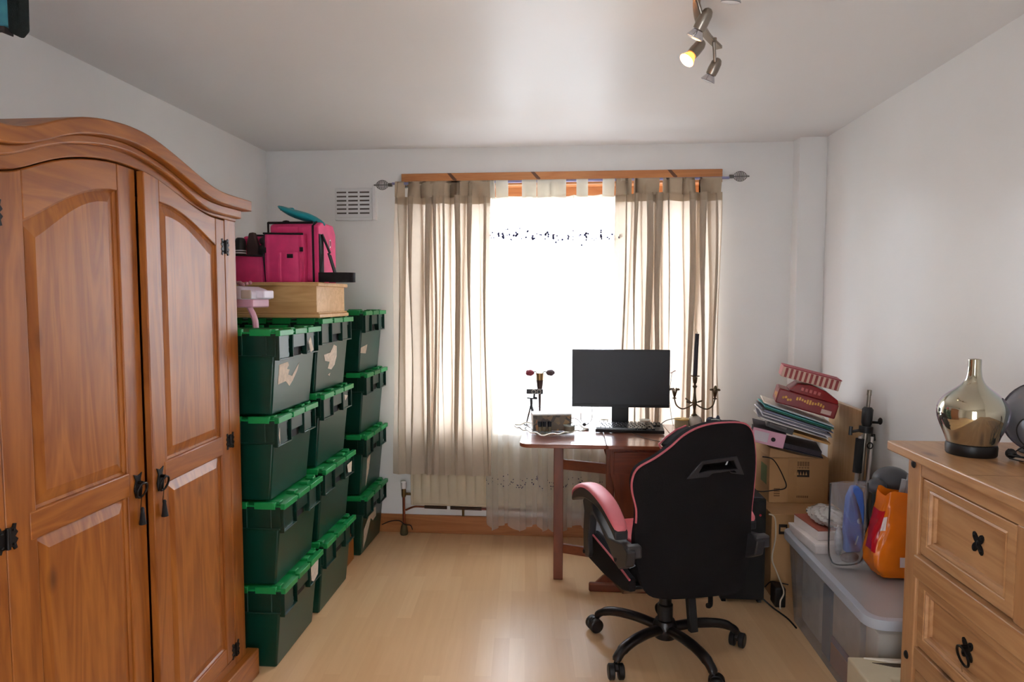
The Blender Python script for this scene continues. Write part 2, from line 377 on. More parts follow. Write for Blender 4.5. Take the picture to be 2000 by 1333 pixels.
build(MB().lathe([(.011, .24), (.014, .25), (.014, .29), (.010, .30)], 14, (-1.01, YB - .055, 0)).tube([(-1.01, YB - .055, .26), (-.962, YB - .055, .26)], .008), 'valve_body', mat('old_brass', (120, 96, 60), .4, .8), va)
build(MB().lathe([(.016, .295), (.018, .30), (.018, .335), (.012, .34)], 16, (-1.01, YB - .055, 0)), 'valve_cap', WHITE, va)
build(MB().lathe([(.022, 0), (.026, .01), (.02, .05), (.012, .07)], 12, (-1.01, YB - .055, 0)), 'pipe_collar', mat('verdigris_metal', (92, 84, 58), .7, .3), va)
pp = thing('heating_pipe', 'dark and copper heating pipe running along the wall below the radiator', 'pipe', (-.5, YB - .055, .15))
build(MB().tube(smoothpath([(-1.0, YB - .05, .155), (-.95, YB - .045, .175), (-.9, YB - .045, .178), (-.72, YB - .045, .176)], 4), .006), 'copper_length', COP, pp)
build(MB().tube([(-.88, YB - .045, .178), (-.52, YB - .045, .174)], .0105), 'pipe_lagging', mat('pipe_lagging_dark', (66, 50, 40), .8), pp)
build(MB().tube([(-.52, YB - .045, .174), (.8, YB - .045, .168)], .0075), 'red_pipe', mat('red_brown_pipe', (126, 60, 48), .5), pp)
build(MB().box(-.735, -.715, YB - .062, YB, .163, .193), 'pipe_clip', WHITE, pp, bevel=.002)
build(MB().tube([(-.636, YB - .045, .175), (-.636, YB - .045, .125)], .0075), 'drain_cock', mat('old_brass', (120, 96, 60)), pp)
solo(MB().tube(smoothpath([(-1.16, YB - .03, .05), (-1.10, YB - .03, .075), (-1.04, YB - .05, .085), (-1.0, YB - .075, .072), (-.965, YB - .07, .065), (-.955, YB - .06, .035)]), .003), 'thin_cable', BLACKP,
     'thin black cable looping along the skirting by the copper pipe', 'cable')

# ================================================================== CURTAINS
rod = thing('curtain_rod', 'grey metal curtain rod with twisted cage finials above the window', 'curtain rod', (-.05, 3.905, 2.17))
RODM = mat('pewter_rod', (120, 118, 116), .35, .9)
RY = 3.905
build(MB().tube([(-1.05, RY, 2.172), (.93, RY, 2.178)], .0075, 10), 'rod', mat('rod_enamel', (150, 150, 190), .35, .4), rod)
for sx, x0 in ((-1, -1.05), (1, .93)):
    f = MB()
    z0 = 2.165 if sx < 0 else 2.185
    f.tube([(x0, RY, z0), (x0 + sx * .02, RY, z0)], .011, 12); 
    for k in range(9):
        t = (k + .5) / 9; r = .029 * math.sin(PI * t) ** .6; xx = x0 + sx * (.02 + .082 * t)
        f.tube([(xx + sx * .004 * math.cos(2 * PI * i / 16), RY + r * math.cos(2 * PI * i / 16), z0 + r * math.sin(2 * PI * i / 16)) for i in range(16)], .0016, 5, closed=True)
    f.tube([(x0 + sx * .02, RY, z0), (x0 + sx * .108, RY, z0)], .003, 6)
    for sg in (-1, 1): f.tube([(x0 + sx * (.02 + .082 * i / 12), RY, z0 + sg * .029 * math.sin(PI * i / 12) ** .7) for i in range(13)], .0016, 5)
    f.ell((x0 + sx * .108, RY, z0), (.006, .005, .005), 8, 6)
    build(f, 'finial', RODM, rod)
for x in (-.98, .875):
    build(MB().tube([(x, YB - .02, 2.172), (x, RY, 2.172)], .006).lathe([(.018, 0), (.018, .004)], 12, (x, YB - .024, 2.16)), 'rod_bracket', RODM, rod)

CURT = cloth('beige_cotton_curtain', (212, 198, 180), .34)
def curtain(name, label, xt, xb, zt, zb, nf, ax, by, seed, material, y0=3.905, y1=3.885, cat='curtain', group=None, tabs=(), hem=0, tabw=.05, tabm=None, hb=.0):
    rn = random.Random(seed); ph = [rn.uniform(0, 6.28) for _ in range(8)]
    t = thing(name, label, cat, ((xt[0] + xt[1]) / 2, y0, zb), group=group)
    def P(s, v):                     # v=0 top .. 1 bottom
        warp = s + .035 * math.sin(2 * PI * s * 1.7 + ph[0]) + .02 * math.sin(2 * PI * s * 3.3 + ph[1] + v * 1.2)
        f = 2 * PI * nf * warp + .5 * math.sin(v * 2.4 + ph[2] + s * 5)
        amp = 1.12 - .30 * min(1, v * 1.6)
        if cat != 'curtain': amp = .45 + .55 * min(1, v * 3.5)
        amp *= .80 + .30 * math.sin(2 * PI * s * 2.3 + ph[3])
        if v > .8 and cat == 'curtain': amp *= 1 - (v - .8) * 1.2
        x = xt[0] + (xt[1] - xt[0]) * s; xe = xb[0] + (xb[1] - xb[0]) * s; x += (xe - x) * v
        x += -ax * amp * math.sin(2 * f) + .006 * math.sin(v * 7 + s * 30 + ph[4])
        y = y0 + (y1 - y0) * v + by * amp * math.cos(f) + .004 * math.sin(v * 11 + s * 9)
        z = zt + (zb - zt) * v + (hb * math.cos(f * .5 + 1) * v * v) - .006 * (1 - v) * abs(math.sin(PI * s * max(1, len(tabs) - 1)))
        return Vector((x, y, z))
    m = MB(); m.grid(lambda s, v: P(s, v), nf * 22, 40)
    build(m, 'cloth_panel', material, t, recalc=False, ang=180)
    for a in tabs:                   # loops over the rod
        tb = MB(); s0, s1 = a
        def tf(u, v, s0=s0, s1=s1):
            s = s0 + (s1 - s0) * u; p = P(s, 0); px = p.x
            a_ = v * PI                                   # front up, over, back down
            if v < .35: k = v / .35; return (px, p.y - .012 + (RY - .013 - p.y + .012) * k, p.z + .012 + (2.165 - p.z - .012) * k - .02 * (1 - k))
            if v < .65: k = (v - .35) / .3; return (px, RY - .013 * math.cos(k * PI), 2.168 + .016 * math.sin(k * PI))
            k = (v - .65) / .35; return (px, RY + .013, 2.165 - (2.165 - p.z) * k)
        tb.grid(tf, 6, 20); build(tb, 'curtain_tab', tabm or material, t, recalc=False, ang=180)
    hd = MB(); hd.grid(lambda s, v: P(s, v * .028) + Vector((0, -.003, 0)), nf * 16, 2)
    build(hd, 'heading_band', tabm or material, t, recalc=False, ang=180)
    return t, P
CURT2 = cloth('beige_cotton_doubled', (200, 182, 158), .18)
curtain('curtain', 'beige cotton tab top curtain on the left, hanging over the radiator end', (-1.035, -.475), (-1.05, -.455), 2.098, .405, 8, .024, .034, 3, CURT, tabs=((0, .09), (.155, .40), (.405, .52), (.545, .80), (.81, 1)), tabm=CURT2)
curtain('curtain', 'beige cotton tab top curtain on the right, behind the tall black candle', (.285, .885), (.275, .895), 2.10, .41, 8, .024, .034, 11, CURT, tabs=((0.0, .13), (.14, .36), (.47, .60), (.61, .74), (.76, 1)), tabm=CURT2)
NET = cloth('white_voile', (244, 243, 238), .55, .5)
NET2 = cloth('white_voile_doubled', (240, 236, 222), .4, .06)
EMB = mat('navy_embroidery', (52, 52, 92), .8)
def flowers(P, parent, zs, vtop, vlen, seed):
    rn = random.Random(seed); m = MB()
    for zc, n in zs:
        k = 0
        for i in range(n):
            s = (i + .5) / n; z = zc + .022 * math.sin(i * 1.9) ; big = (i % 5 == 0)
            for j in range(5 if big else 2):
                a = rn.uniform(0, 6.28); r = rn.uniform(.0, .02 if big else .03)
                v = (vtop - (z + r * math.sin(a))) / vlen
                p = P(min(.99, max(.01, s + r * math.cos(a) * 1.5)), v)
                q = rn.uniform(.006, .0095) if (big and z > 1) else rn.uniform(.0035, .0072)
                m.ell((p.x, p.y - .0015, p.z), (q * (1 if z > 1 else .6), .0012, q * (1 if z > 1 else .6)), 7, 4)
    build(m, 'embroidery', EMB, parent)
n1, P1 = curtain('net_curtain', 'white voile net curtain with navy flowers left of the monitor', (-.50, -.09), (-.485, -.10), 2.094, .088, 5, .010, .026, 5, NET, y0=3.925, y1=3.90, cat='net curtain', tabs=((0, .17), (.19, .36), (.56, .76), (.79, 1)), tabm=NET2, hb=.02)
flowers(P1, n1, ((1.86, 22), (.37, 26)), 2.094, 2.006, 2)
n2, P2 = curtain('net_curtain', 'white voile net curtain with navy flowers hanging behind the monitor and desk', (-.10, .34), (-.11, .36), 2.094, .088, 5, .010, .026, 8, NET, y0=3.925, y1=3.90, cat='net curtain', tabs=((0, .20), (.36, .50), (.70, .84), (.93, 1)), tabm=NET2, hb=.02)
flowers(P2, n2, ((1.85, 22), (.36, 26)), 2.094, 2.006, 4)

# ================================================================== WARDROBE
WF = -1.23
wd = thing('wardrobe', 'tall pine wardrobe with arched top and two panelled doors against the left wall', 'wardrobe', (-1.52, 1.795, 0))
Y0, Y1, YC = 1.235, 2.355, 1.795
c1 = [(1.15, 1.846), (1.33, 1.846), (1.364, 1.851), (1.401, 1.867), (1.454, 1.892), (1.519, 1.918), (1.589, 1.935), (1.666, 1.945), (1.74, 1.948), (1.816, 1.941), (1.913, 1.917), (2.02, 1.885), (2.109, 1.859), (2.16, 1.849), (2.21, 1.845), (2.40, 1.845)]
c2 = [(1.15, 1.806), (1.33, 1.806), (1.40, 1.826), (1.498, 1.871), (1.58, 1.892), (1.653, 1.902), (1.73, 1.905), (1.80, 1.899), (1.903, 1.877), (2.004, 1.846), (2.091, 1.818), (2.161, 1.808), (2.21, 1.806), (2.40, 1.806)]
c3 = [(1.15, 1.774), (1.30, 1.774), (1.361, 1.792), (1.444, 1.829), (1.535, 1.858), (1.636, 1.877), (1.72, 1.883), (1.79, 1.879), (1.88, 1.862), (1.975, 1.834), (2.082, 1.792), (2.15, 1.775), (2.227, 1.774), (2.40, 1.774)]
c4 = [(1.15, 1.752), (1.332, 1.755), (1.377, 1.762), (1.437, 1.789), (1.495, 1.813), (1.558, 1.831), (1.625, 1.844), (1.69, 1.851), (1.76, 1.851), (1.819, 1.846), (1.91, 1.830), (2.006, 1.802), (2.116, 1.775), (2.18, 1.765), (2.40, 1.762)]
def cv(tab, off=0):
    k = lambda y: interp(tab, y) + off
    return lambda y: (k(y - .045) + k(y - .03) + k(y - .015) + k(y) * 2 + k(y + .015) + k(y + .03) + k(y + .045)) / 8
f1, f2, f3, f4 = cv(c1), cv(c2), cv(c3), cv(c4)
def ys(a, b, n=48): return [a + (b - a) * i / n for i in range(n + 1)]
bk = MB(); bk.box(-1.80, -1.255, Y0, Y0 + .02, .10, 1.76).box(-1.80, -1.255, Y1 - .02, Y1, .10, 1.76).box(-1.80, -1.79, Y0 + .02, Y1 - .02, .10, 1.76)
bk.box(-1.79, -1.26, Y0 + .02, Y1 - .02, .10, .12).box(-1.80, -1.255, Y0, Y1, 1.76, 1.775)
build(bk, 'carcass', PINE_Z, wd, bevel=.002)
for a, b in ((Y0, Y0 + .078), (Y1 - .078, Y1)):
    build(MB().box(-1.255, WF, a, b, .0, 1.765), 'corner_post', PINE_Z, wd, bevel=.003)
y = ys(Y0 - .045, Y1 + .045)
cn = MB(); cn.strip([(v, f2(v)) for v in y], [(v, f1(v)) for v in y], 'X', -1.82, WF + .045)
build(cn, 'cornice', PINE_Y, wd, bevel=.004)
y = ys(Y0 - .01, Y1 + .01)
cn = MB(); cn.strip([(v, f3(v)) for v in y], [(v, f2(v) + .002) for v in y], 'X', -1.81, WF + .022)
build(cn, 'cornice_moulding', PINE_Y, wd, bevel=.006)
y = ys(Y0, Y1)
cn = MB(); cn.strip([(v, f4(v)) for v in y], [(v, f3(v) + .002) for v in y], 'X', -1.30, WF + .004)
build(cn, 'arched_frieze', PINE_Y, wd, bevel=.003)
pl = MB(); pl.box(-1.25, WF + .03, Y0 - .03, Y1 + .045, .0, .105).box(-1.80, -1.25, Y1, Y1 + .03, 0, .105).box(-1.80, -1.25, Y0 - .03, Y0, 0, .105)
build(pl, 'plinth', PINE_Y, wd, bevel=.004)
build(MB().box(-1.255, WF, Y0 + .078, Y1 - .078, .105, .135), 'bottom_rail', PINE_Y, wd, bevel=.002)
def plate(m, x, yc, zc, s=1.0, star=True):
    """pierced black iron plate lying on the face x"""
    pts = []
    for i in range(24):
        a = 2 * PI * i / 24; r = (.017 + .009 * abs(math.sin(2 * a)) ** .7) * s
        pts.append((yc + r * math.cos(a), zc + r * math.sin(a) * 1.2))
    m.prism(pts, 'X', x, x + .003)
def door(side):
    if side == 'L': a, b = Y0 + .080, YC - .003
    else: a, b = YC + .003, Y1 - .080
    M = Matrix()
    if side == 'R': M = X3(WF, b, 0) @ RZ(rad(2.6)) @ X3(-WF, -b, 0)    # slightly ajar, hinged on the far side
    x0, x1 = WF - .022, WF
    sl = .083 if side == 'L' else .075; sr = .075 if side == 'L' else .062
    mb = MB(); mb.M = M
    top = lambda v: f4(v) - .004
    yy = ys(a, a + sl, 6); mb.strip([(v, .14) for v in yy], [(v, top(v)) for v in yy], 'X', x0, x1)
    yy = ys(b - sr, b, 6); mb.strip([(v, .14) for v in yy], [(v, top(v)) for v in yy], 'X', x0, x1)
    d = build(mb, 'door', PINE_Z, wd, bevel=.003)
    pa, pb = a + sl, b - sr
    if side == 'L': arch = lambda v: 1.655 + .118 * math.sin(PI / 2 * (v - pa) / (pb - pa)) ** 1.1
    else: arch = lambda v: 1.665 + .10 * math.sin(PI / 2 * (pb - v) / (pb - pa)) ** 1.1
    yy = ys(pa, pb, 16)
    mb = MB(); mb.M = M; mb.strip([(v, arch(v)) for v in yy], [(v, top(v)) for v in yy], 'X', x0, x1 - .0005); build(mb, 'top_rail', PINE_Y, d, bevel=.003)
    mb = MB(); mb.M = M; mb.box(x0, x1 + .002, pa - .02, pb + .004, .917, .985); build(mb, 'middle_rail', PINE_Y, d, bevel=.004)
    mb = MB(); mb.M = M; mb.box(x0, x1 - .0005, pa, pb, .14, .20); build(mb, 'bottom_rail', PINE_Y, d, bevel=.003)
    def panel(outline):
        cy = sum(p[0] for p in outline) / len(outline); n = len(outline)
        def inset(k):
            z0 = min(p[1] for p in outline); z1 = max(p[1] for p in outline); cz = (z0 + z1) / 2
            hw = (pb - pa) / 2; out = []
            for (yv, zv) in outline:
                yy_ = cy_ + (yv - cy_) * (hw - k) / hw
                zz = zv + k if zv < cz else zv - k
                out.append((yy_, zz))
            return out
        cy_ = (pa + pb) / 2
        L0 = outline; L1 = inset(.006); L2 = inset(.036); xs_ = (x1 - .008, x1 - .013, x1 - .004)
        vs = []; fs = []
        for L_, xx in zip((L0, L1, L2), xs_): vs += [(xx, p[0], p[1]) for p in L_]
        for k in range(2):
            for i in range(n): fs.append((k * n + i, k * n + (i + 1) % n, (k + 1) * n + (i + 1) % n, (k + 1) * n + i))
        fs.append(tuple(2 * n + i for i in range(n)))
        m = MB(); m.M = M; m.add(vs, fs); build(m, 'door_panel', PINE_P, d, recalc=False, ang=12)
        m = MB(); m.M = M; m.box(x0 + .002, x0 + .006, pa, pb, min(p[1] for p in outline), max(p[1] for p in outline) - .1); return m
    nA = 14
    panel([(pa, .985), (pb, .985)] + [(pb + (pa - pb) * i / nA, arch(pb + (pa - pb) * i / nA)) for i in range(nA + 1)])
    panel([(pa, .20), (pb, .20), (pb, .917), (pa, .917)])
    hy = b - .036 if side == 'L' else a + .030
    m = MB(); m.M = M
    m.prism([(hy - .012, .905), (hy + .012, .905), (hy + .018, .93), (hy + .010, .955), (hy + .018, .975), (hy, .968), (hy - .018, .975), (hy - .010, .955), (hy - .018, .93)], 'X', x1, x1 + .004)
    h = build(m, 'ring_pull', IRON, d, bevel=.001)
    m = MB(); m.M = M
    m.tube([(x1 + .014 + .006 * math.cos(2 * PI * i / 20), hy + .021 * math.sin(2 * PI * i / 20), .926 + .021 * math.cos(2 * PI * i / 20)) for i in range(20)], .0032, 7, closed=True)
    m.tube([(x1 + .002, hy, .948), (x1 + .018, hy, .948)], .005, 8)
    build(m, 'pull_ring', IRON, h)
    m = MB(); m.M = M
    m.tube([(x1 + .012, hy, .91), (x1 + .006, hy + .002, .87)], .0012, 5)
    m.lathe([(.003, .05), (.0055, .046), (.005, .040), (.008, .012), (.010, 0)], 10, (x1 + .011, hy + .002, .825))
    build(m, 'key_tassel', BLACKM, h)
    return d
door('L'); door('R')
for yy_, zs_ in ((Y1 - .079, (1.664, .957, .165)), (Y0 + .079, (1.664, .946, .165))):
    for z in zs_:
        m = MB()
        for sgn in (-1, 1):
            m.prism([(yy_ + sgn * .003, z - .022), (yy_ + sgn * .014, z - .022), (yy_ + sgn * .017, z - .030), (yy_ + sgn * .025, z - .028), (yy_ + sgn * .022, z - .016), (yy_ + sgn * .028, z - .008),
                     (yy_ + sgn * .020, z), (yy_ + sgn * .028, z + .008), (yy_ + sgn * .022, z + .016), (yy_ + sgn * .025, z + .028), (yy_ + sgn * .017, z + .030), (yy_ + sgn * .014, z + .022), (yy_ + sgn * .003, z + .022)], 'X', WF, WF + .003)
            for dz in (-.016, .016): m.ell((WF + .004, yy_ + sgn * .015, z + dz), (.0025, .003, .003), 8, 6)
        m.tube([(WF + .004, yy_, z - .024), (WF + .004, yy_, z + .024)], .0048, 10)
        build(m, 'hinge', IRON, wd)

# ================================================================== CRATES
GRN = mat('dark_green_plastic', (6, 58, 46), .3, var=.12, vs=5)
GRN_D = mat('dark_green_rim_plastic', (6, 50, 40), .32, var=.12, vs=5)
LID = mat('bright_green_lid', (20, 140, 72), .38, var=.1)
PAPER = mat('torn_paper_label', (206, 190, 172), .9, var=.15, vs=60)
def make_crate():
    """origin: base, at the front right (camera side, room side) corner of the rim; body runs to -X and +Y"""
    H = .345
    t = thing('storage_crate', 'green crate', 'crate')
    m = MB(); m.taper((-.56, -.045, .022, .402), (-.580, -.022, .012, .412), 0, .245)
    build(m, 'crate_body', GRN, t, bevel=.008, seg=3)
    m = MB()
    m.box(-.60, -.012, 0, .010, .24, .325).box(-.60, -.012, .410, .42, .24, .325).box(-.60, -.59, .01, .41, .24, .325)
    m.box(-.59, -.03, .008, .412, .238, .246)
    for i in range(6): x = -.54 + i * .098; m.box(x, x + .004, -.004, .0, .242, .322)
    m.box(-.60, -.012, -.006, .0, .236, .242)
    # end face: two frames and a handle recess
    m.box(-.03, -.012, .0, .42, .30, .325)
    build(m, 'crate_rim', GRN_D, t, bevel=.002)
    for (a, b, z) in ((.004, .135, .222), (.27, .402, .226)):
        f = MB(); f.box(-.014, .002, a, b, z, z + .006).box(-.014, .002, a, a + .005, z, .325).box(-.014, .002, b - .005, b, z, .325).box(-.020, -.008, a, b - .022 if a < .1 else b - .03, z, .325)
        build(f, 'label_holder', GRN_D, t, bevel=.0015)
    f = MB(); f.box(-.02, -.004, .150, .262, .262, .325).box(-.02, -.004, .150, .262, .262, .268)
    build(f, 'hand_grip', GRN_D, t, bevel=.002)
    f = MB(); f.box(-.038, -.022, .150, .262, .225, .262); build(f, 'grip_recess', BLACKM, t)
    l = MB()
    l.box(-.60, .004, .0, .42, .325, .333)
    for (a, b) in ((.0, .125), (.145, .262), (.275, .42)): l.box(-.012, .008, a, b, .318, .341)
    for (a, b) in ((.018, .05), (.165, .2), (.30, .335), (.37, .402)): l.box(-.055, -.02, a, b, .333, .345)
    for i in range(5):
        x = -.575 + i * .115; l.box(x, x + .085, -.004, .012, .318, H); l.box(x, x + .085, .408, .424, .318, H)
    l.box(-.60, -.585, 0, .42, .333, H)
    build(l, 'crate_lid', LID, t, bevel=.002)
    return t
crate0 = make_crate()
NAMES = {'near': 'green crate in the stack beside the wardrobe', 'mid': 'green crate in the middle stack', 'far': 'green crate in the stack beside the curtain'}
TIER = ['bottom of the stack on the floor', 'second up from the floor', 'third up, one below the top']
TOPN = {'near': 'top one, holding the pink and white tray', 'mid': 'top one, under the oak box', 'far': 'top one, nothing on it'}
stacks = {'near': (-1.108, 2.42, .986), 'mid': (-1.106, 2.88, 1.008), 'far': (-1.133, 3.575, 1.025)}
crate_objs = {}
first = True
rj = random.Random(5)
for key, (x, y, sz) in stacks.items():
    for k in range(4):
        lb = NAMES[key] + ', ' + (TOPN[key] if k == 3 else TIER[k])
        o = crate0 if first else dup(crate0, label=lb)
        first = False
        o['label'] = lb; o['group'] = 'green lidded storage crates stacked along the left wall'
        o.location = (x + rj.uniform(-.008, .008), y + rj.uniform(-.006, .006), k * .345 * sz); o.scale = (1, .985 if key != 'mid' else 1, sz)
        o.rotation_euler = (0, 0, rad(rj.uniform(-.7, .7)))
        crate_objs[(key, k)] = o
def torn(key, k, pts, face='body'):
    o = crate_objs[(key, k)]
    m = MB()
    zt = lambda z: -.045 + (.023) * z / .245
    vs = [((zt(z) + .0012) if face == 'body' else .0028, yv, z) for yv, z in pts]
    vs2 = [(a - .0008, b, c) for a, b, c in vs]; n = len(vs)
    m.add(vs + vs2, [tuple(range(n)), tuple(range(2 * n - 1, n - 1, -1))] + [(i, (i + 1) % n, (i + 1) % n + n, i + n) for i in range(n)])
    me = m.mesh('torn_label'); me.materials.append(PAPER)
    p = bpy.data.objects.new('torn_label', me); COL.objects.link(p); p.parent = o; p['label'] = 'torn white paper label'
torn('near', 3, [(.06, .20), (.14, .205), (.15, .19), (.135, .175), (.16, .17), (.15, .15), (.19, .14), (.25, .19), (.24, .16), (.20, .12), (.17, .10), (.13, .125), (.06, .12)])
torn('mid', 3, [(.10, .17), (.18, .175), (.22, .21), (.26, .20), (.27, .15), (.25, .11), (.21, .09), (.16, .10), (.18, .13), (.12, .14)])
torn('mid', 3, [(.17, .07), (.20, .075), (.19, .06)])
torn('far', 1, [(.10, .19), (.16, .21), (.15, .12), (.11, .03)])
torn('far', 0, [(.05, .14), (.16, .22), (.26, .21), (.28, .15), (.22, .14), (.17, .17), (.10, .06), (.06, .03)])
torn('mid', 1, [(.30, .29), (.37, .295), (.36, .24), (.31, .25)], 'h')
torn('mid', 2, [(.29, .30), (.34, .29), (.30, .27)], 'h')
torn('near', 0, [(.28, .31), (.37, .315), (.36, .25), (.31, .235), (.285, .25)], 'h')
torn('near', 3, [(.29, .28), (.31, .30), (.34, .24), (.31, .23)], 'h')
torn('far', 3, [(.02, .14), (.14, .15), (.12, .10), (.02, .11)])
torn('near', 2, [(.01, .27), (.02, .30), (.02, .23)], 'h')

# upright wooden block between the stacks
solo(MB().box(-1.55, -1.20, 3.40, 3.55, 0, .155), 'wooden_block', PINE_Z, 'reddish pine wooden block on the floor between two crate stacks', 'wood block', bevel=.003)

# oak box on middle stack
ob = thing('wooden_box', 'shallow light oak box with moulded edges lying on the middle crate stack', 'box', (-1.43, 3.05, 1.392))
TZ = 1.392
build(MB().box(-1.74, -1.125, 2.87, 3.24, TZ + .012, TZ + .148), 'box_body', OAK, ob, bevel=.002)
build(MB().box(-1.75, -1.108, 2.858, 3.255, TZ, TZ + .018).box(-1.745, -1.114, 2.864, 3.25, TZ + .018, TZ + .026), 'base_moulding', OAK, ob, bevel=.004)
build(MB().box(-1.75, -1.112, 2.862, 3.255, TZ + .144, TZ + .162), 'box_top', OAK, ob, bevel=.004)
BZ = TZ + .162

# ------------------------------------------------------------------ pink tool bag
bag = thing('grooming_bag', 'hot pink tote bag with black trim and side pockets on the oak box', 'bag', (-1.33, 3.06, BZ))
PINK = mat('hot_pink_nylon', (228, 62, 122), .55, var=.1, vs=20, bump=.3, bs=30)
TRIMB = mat('black_webbing', (24, 22, 26), .8)
def puff(x0, x1, y0, y1, z0, z1, b=.012, top=None):
    m = MB()
    def fn(u, v):
        a = 2 * PI * u
        q = lambda s: math.copysign(abs(s) ** .28, s)
        k = 1 + b * 6 * math.sin(PI * v) * .35
        cx, cy = (x0 + x1) / 2, (y0 + y1) / 2
        return (cx + (x1 - x0) / 2 * q(math.cos(a)) * k, cy + (y1 - y0) / 2 * q(math.sin(a)) * k + .002 * math.sin(9 * a), z0 + (z1 - z0) * v + .003 * math.sin(3 * a) * v)
    m.grid(fn, 48, 10)
    m.add([fn(i / 48, 1) for i in range(48)], [tuple(range(48))]); m.add([fn(i / 48, 0) for i in range(48)], [tuple(range(48))[::-1]])
    return m
bb = MB(); bb.prism([(2.96, BZ), (3.20, BZ), (3.20, BZ + .25), (3.17, BZ + .285), (3.0, BZ + .285), (2.96, BZ + .25)], 'X', -1.40, -1.14)
# main compartment: end panel rounded
m = MB(); m.box(-1.385, -1.17, 2.965, 3.17, BZ, BZ + .275)
build(m, 'bag_body', PINK, bag, bevel=.02, seg=4)
m = MB(); m.prism([(2.955, BZ), (3.185, BZ), (3.185, BZ + .24), (3.15, BZ + .282), (3.0, BZ + .282), (2.955, BZ + .262)], 'X', -1.17, -1.145); build(m, 'end_panel', PINK, bag, bevel=.006)
m = MB(); 
m.tube([(-1.17, 2.955, BZ), (-1.17, 2.953, BZ + .262), (-1.17, 3.0, BZ + .284)], .005, 6); m.tube([(-1.386, 2.96, BZ + .277), (-1.17, 2.96, BZ + .277)], .006, 6)
m.tube([(-1.386, 2.96, BZ + .20), (-1.386, 2.96, BZ + .28)], .005, 6)
build(m, 'black_piping', TRIMB, bag)
m = MB(); m.box(-1.34, -1.24, 2.955, 2.958, BZ + .18, BZ + .26); build(m, 'front_flap', PINK, bag, bevel=.004)
build(puff(-1.385, -1.20, 2.915, 2.965, BZ, BZ + .222), 'front_pocket', PINK, bag, ang=60)
build(puff(-1.31, -1.205, 2.895, 2.925, BZ, BZ + .135, .03), 'small_pocket', PINK, bag, ang=60)
build(MB().box(-1.268, -1.24, 2.888, 2.892, BZ + .11, BZ + .128), 'velcro_tab', TRIMB, bag, bevel=.001)
build(puff(-1.56, -1.40, 2.93, 3.12, BZ, BZ + .125, .02), 'side_pocket', PINK, bag, ang=60)
build(MB().box(-1.55, -1.39, 3.04, 3.12, BZ, BZ + .225), 'side_flap', PINK, bag, bevel=.01)
m = MB(); m.tube([(-1.392, 2.945, BZ), (-1.392, 2.92, BZ + .13), (-1.392, 2.94, BZ + .225)], .006, 6)
m.tube([(-1.555, 2.925, BZ + .128), (-1.40, 2.92, BZ + .122)], .005, 6); m.tube([(-1.50, 3.035, BZ + .228), (-1.39, 3.035, BZ + .225), (-1.385, 2.91, BZ + .224), (-1.20, 2.91, BZ + .220)], .005, 6)
m.box(-1.39, -1.375, 2.905, 2.91, BZ + .135, BZ + .16); m.box(-1.215, -1.20, 2.905, 2.91, BZ + .14, BZ + .16)
build(m, 'pocket_binding', TRIMB, bag)
m = MB(); m.beam((-1.143, 2.985, BZ + .001), (-1.143, 2.985, BZ + .225), .05, .004, (1, 0, 0)); 
m.beam((-1.14, 2.99, BZ + .225), (-1.118, 3.03, BZ + .14), .014, .006, (1, 0, 0)); m.beam((-1.118, 3.02, BZ + .135), (-1.075, 2.99, BZ + .025), .034, .005, (1, 0, .3))
build(m, 'shoulder_strap', TRIMB, bag)
m = MB(); pts = smoothpath([(-1.14, 2.94, BZ + .024), (-1.06, 2.93, BZ + .024), (-1.0, 2.95, BZ + .024), (-.985, 2.985, BZ + .024), (-1.02, 3.02, BZ + .024), (-1.12, 3.02, BZ + .024)], 5)
for a, b in zip(pts, pts[1:]): m.beam(a, b + (b - a) * .12, .006, .044)
build(m, 'strap_loop', TRIMB, bag)
m = MB(); m.tube([(-1.118 + .0 * i, 3.03 + .010 * math.cos(2 * PI * i / 14), BZ + .185 + .018 * math.sin(2 * PI * i / 14)) for i in range(14)], .0022, 6, closed=True); build(m, 'strap_clip', CHROME, bag)
# things in the side pocket
hb = thing('hair_brush', 'dark brown paddle brush sticking out of the pink bag side pocket', 'brush', (-1.46, 2.98, BZ + .05))
build(MB().prism([(-1.485, BZ + .06), (-1.43, BZ + .06), (-1.435, BZ + .17), (-1.455, BZ + .235), (-1.48, BZ + .232), (-1.495, BZ + .17)], 'Y', 2.955, 2.985), 'brush_head', mat('dark_brown_plastic', (58, 38, 36), .6), hb, bevel=.006)
build(MB().tube([(-1.425, 2.99, BZ + .07), (-1.385, 2.99, BZ + .16)], [.02, .012]), 'brush_handle', mat('dark_brown_plastic', (58, 38, 36)), hb)
bt = thing('spray_can', 'black canister with striped label in the pink bag side pocket', 'can', (-1.525, 2.97, BZ + .03))
build(MB().lathe([(.024, .03), (.025, .04), (.025, .15), (.025, .19), (.02, .205), (.014, .21)], 18, (-1.525, 2.965, BZ)), 'can_body', BLACKP, bt)
build(MB().lathe([(.0256, .125), (.0256, .130)], 18, (-1.525, 2.965, BZ)).lathe([(.0256, .136), (.0256, .141)], 18, (-1.525, 2.965, BZ)).lathe([(.0256, .147), (.0256, .152)], 18, (-1.525, 2.965, BZ)), 'label_stripe', WHITE, bt)
ds = thing('dark_garment', 'black fabric roll tucked behind the pink bag front pocket', 'cloth', (-1.43, 2.99, BZ + .13))
build(MB().ell((-1.41, 2.985, BZ + .15), (.055, .03, .03), 14, 8), 'fabric_roll', BLACKM, ds); build(MB().ell((-1.41, 2.98, BZ + .195), (.03, .025, .022), 12, 8), 'fabric_fold', BLACKM, ds)
TEAL = mat('teal_plastic', (10, 140, 150), .4, var=.15)
tp_ = thing('teal_packet', 'teal blue plastic packet lying on top of the pink bag', 'packet', (-1.27, 3.05, BZ + .285))
m = MB()
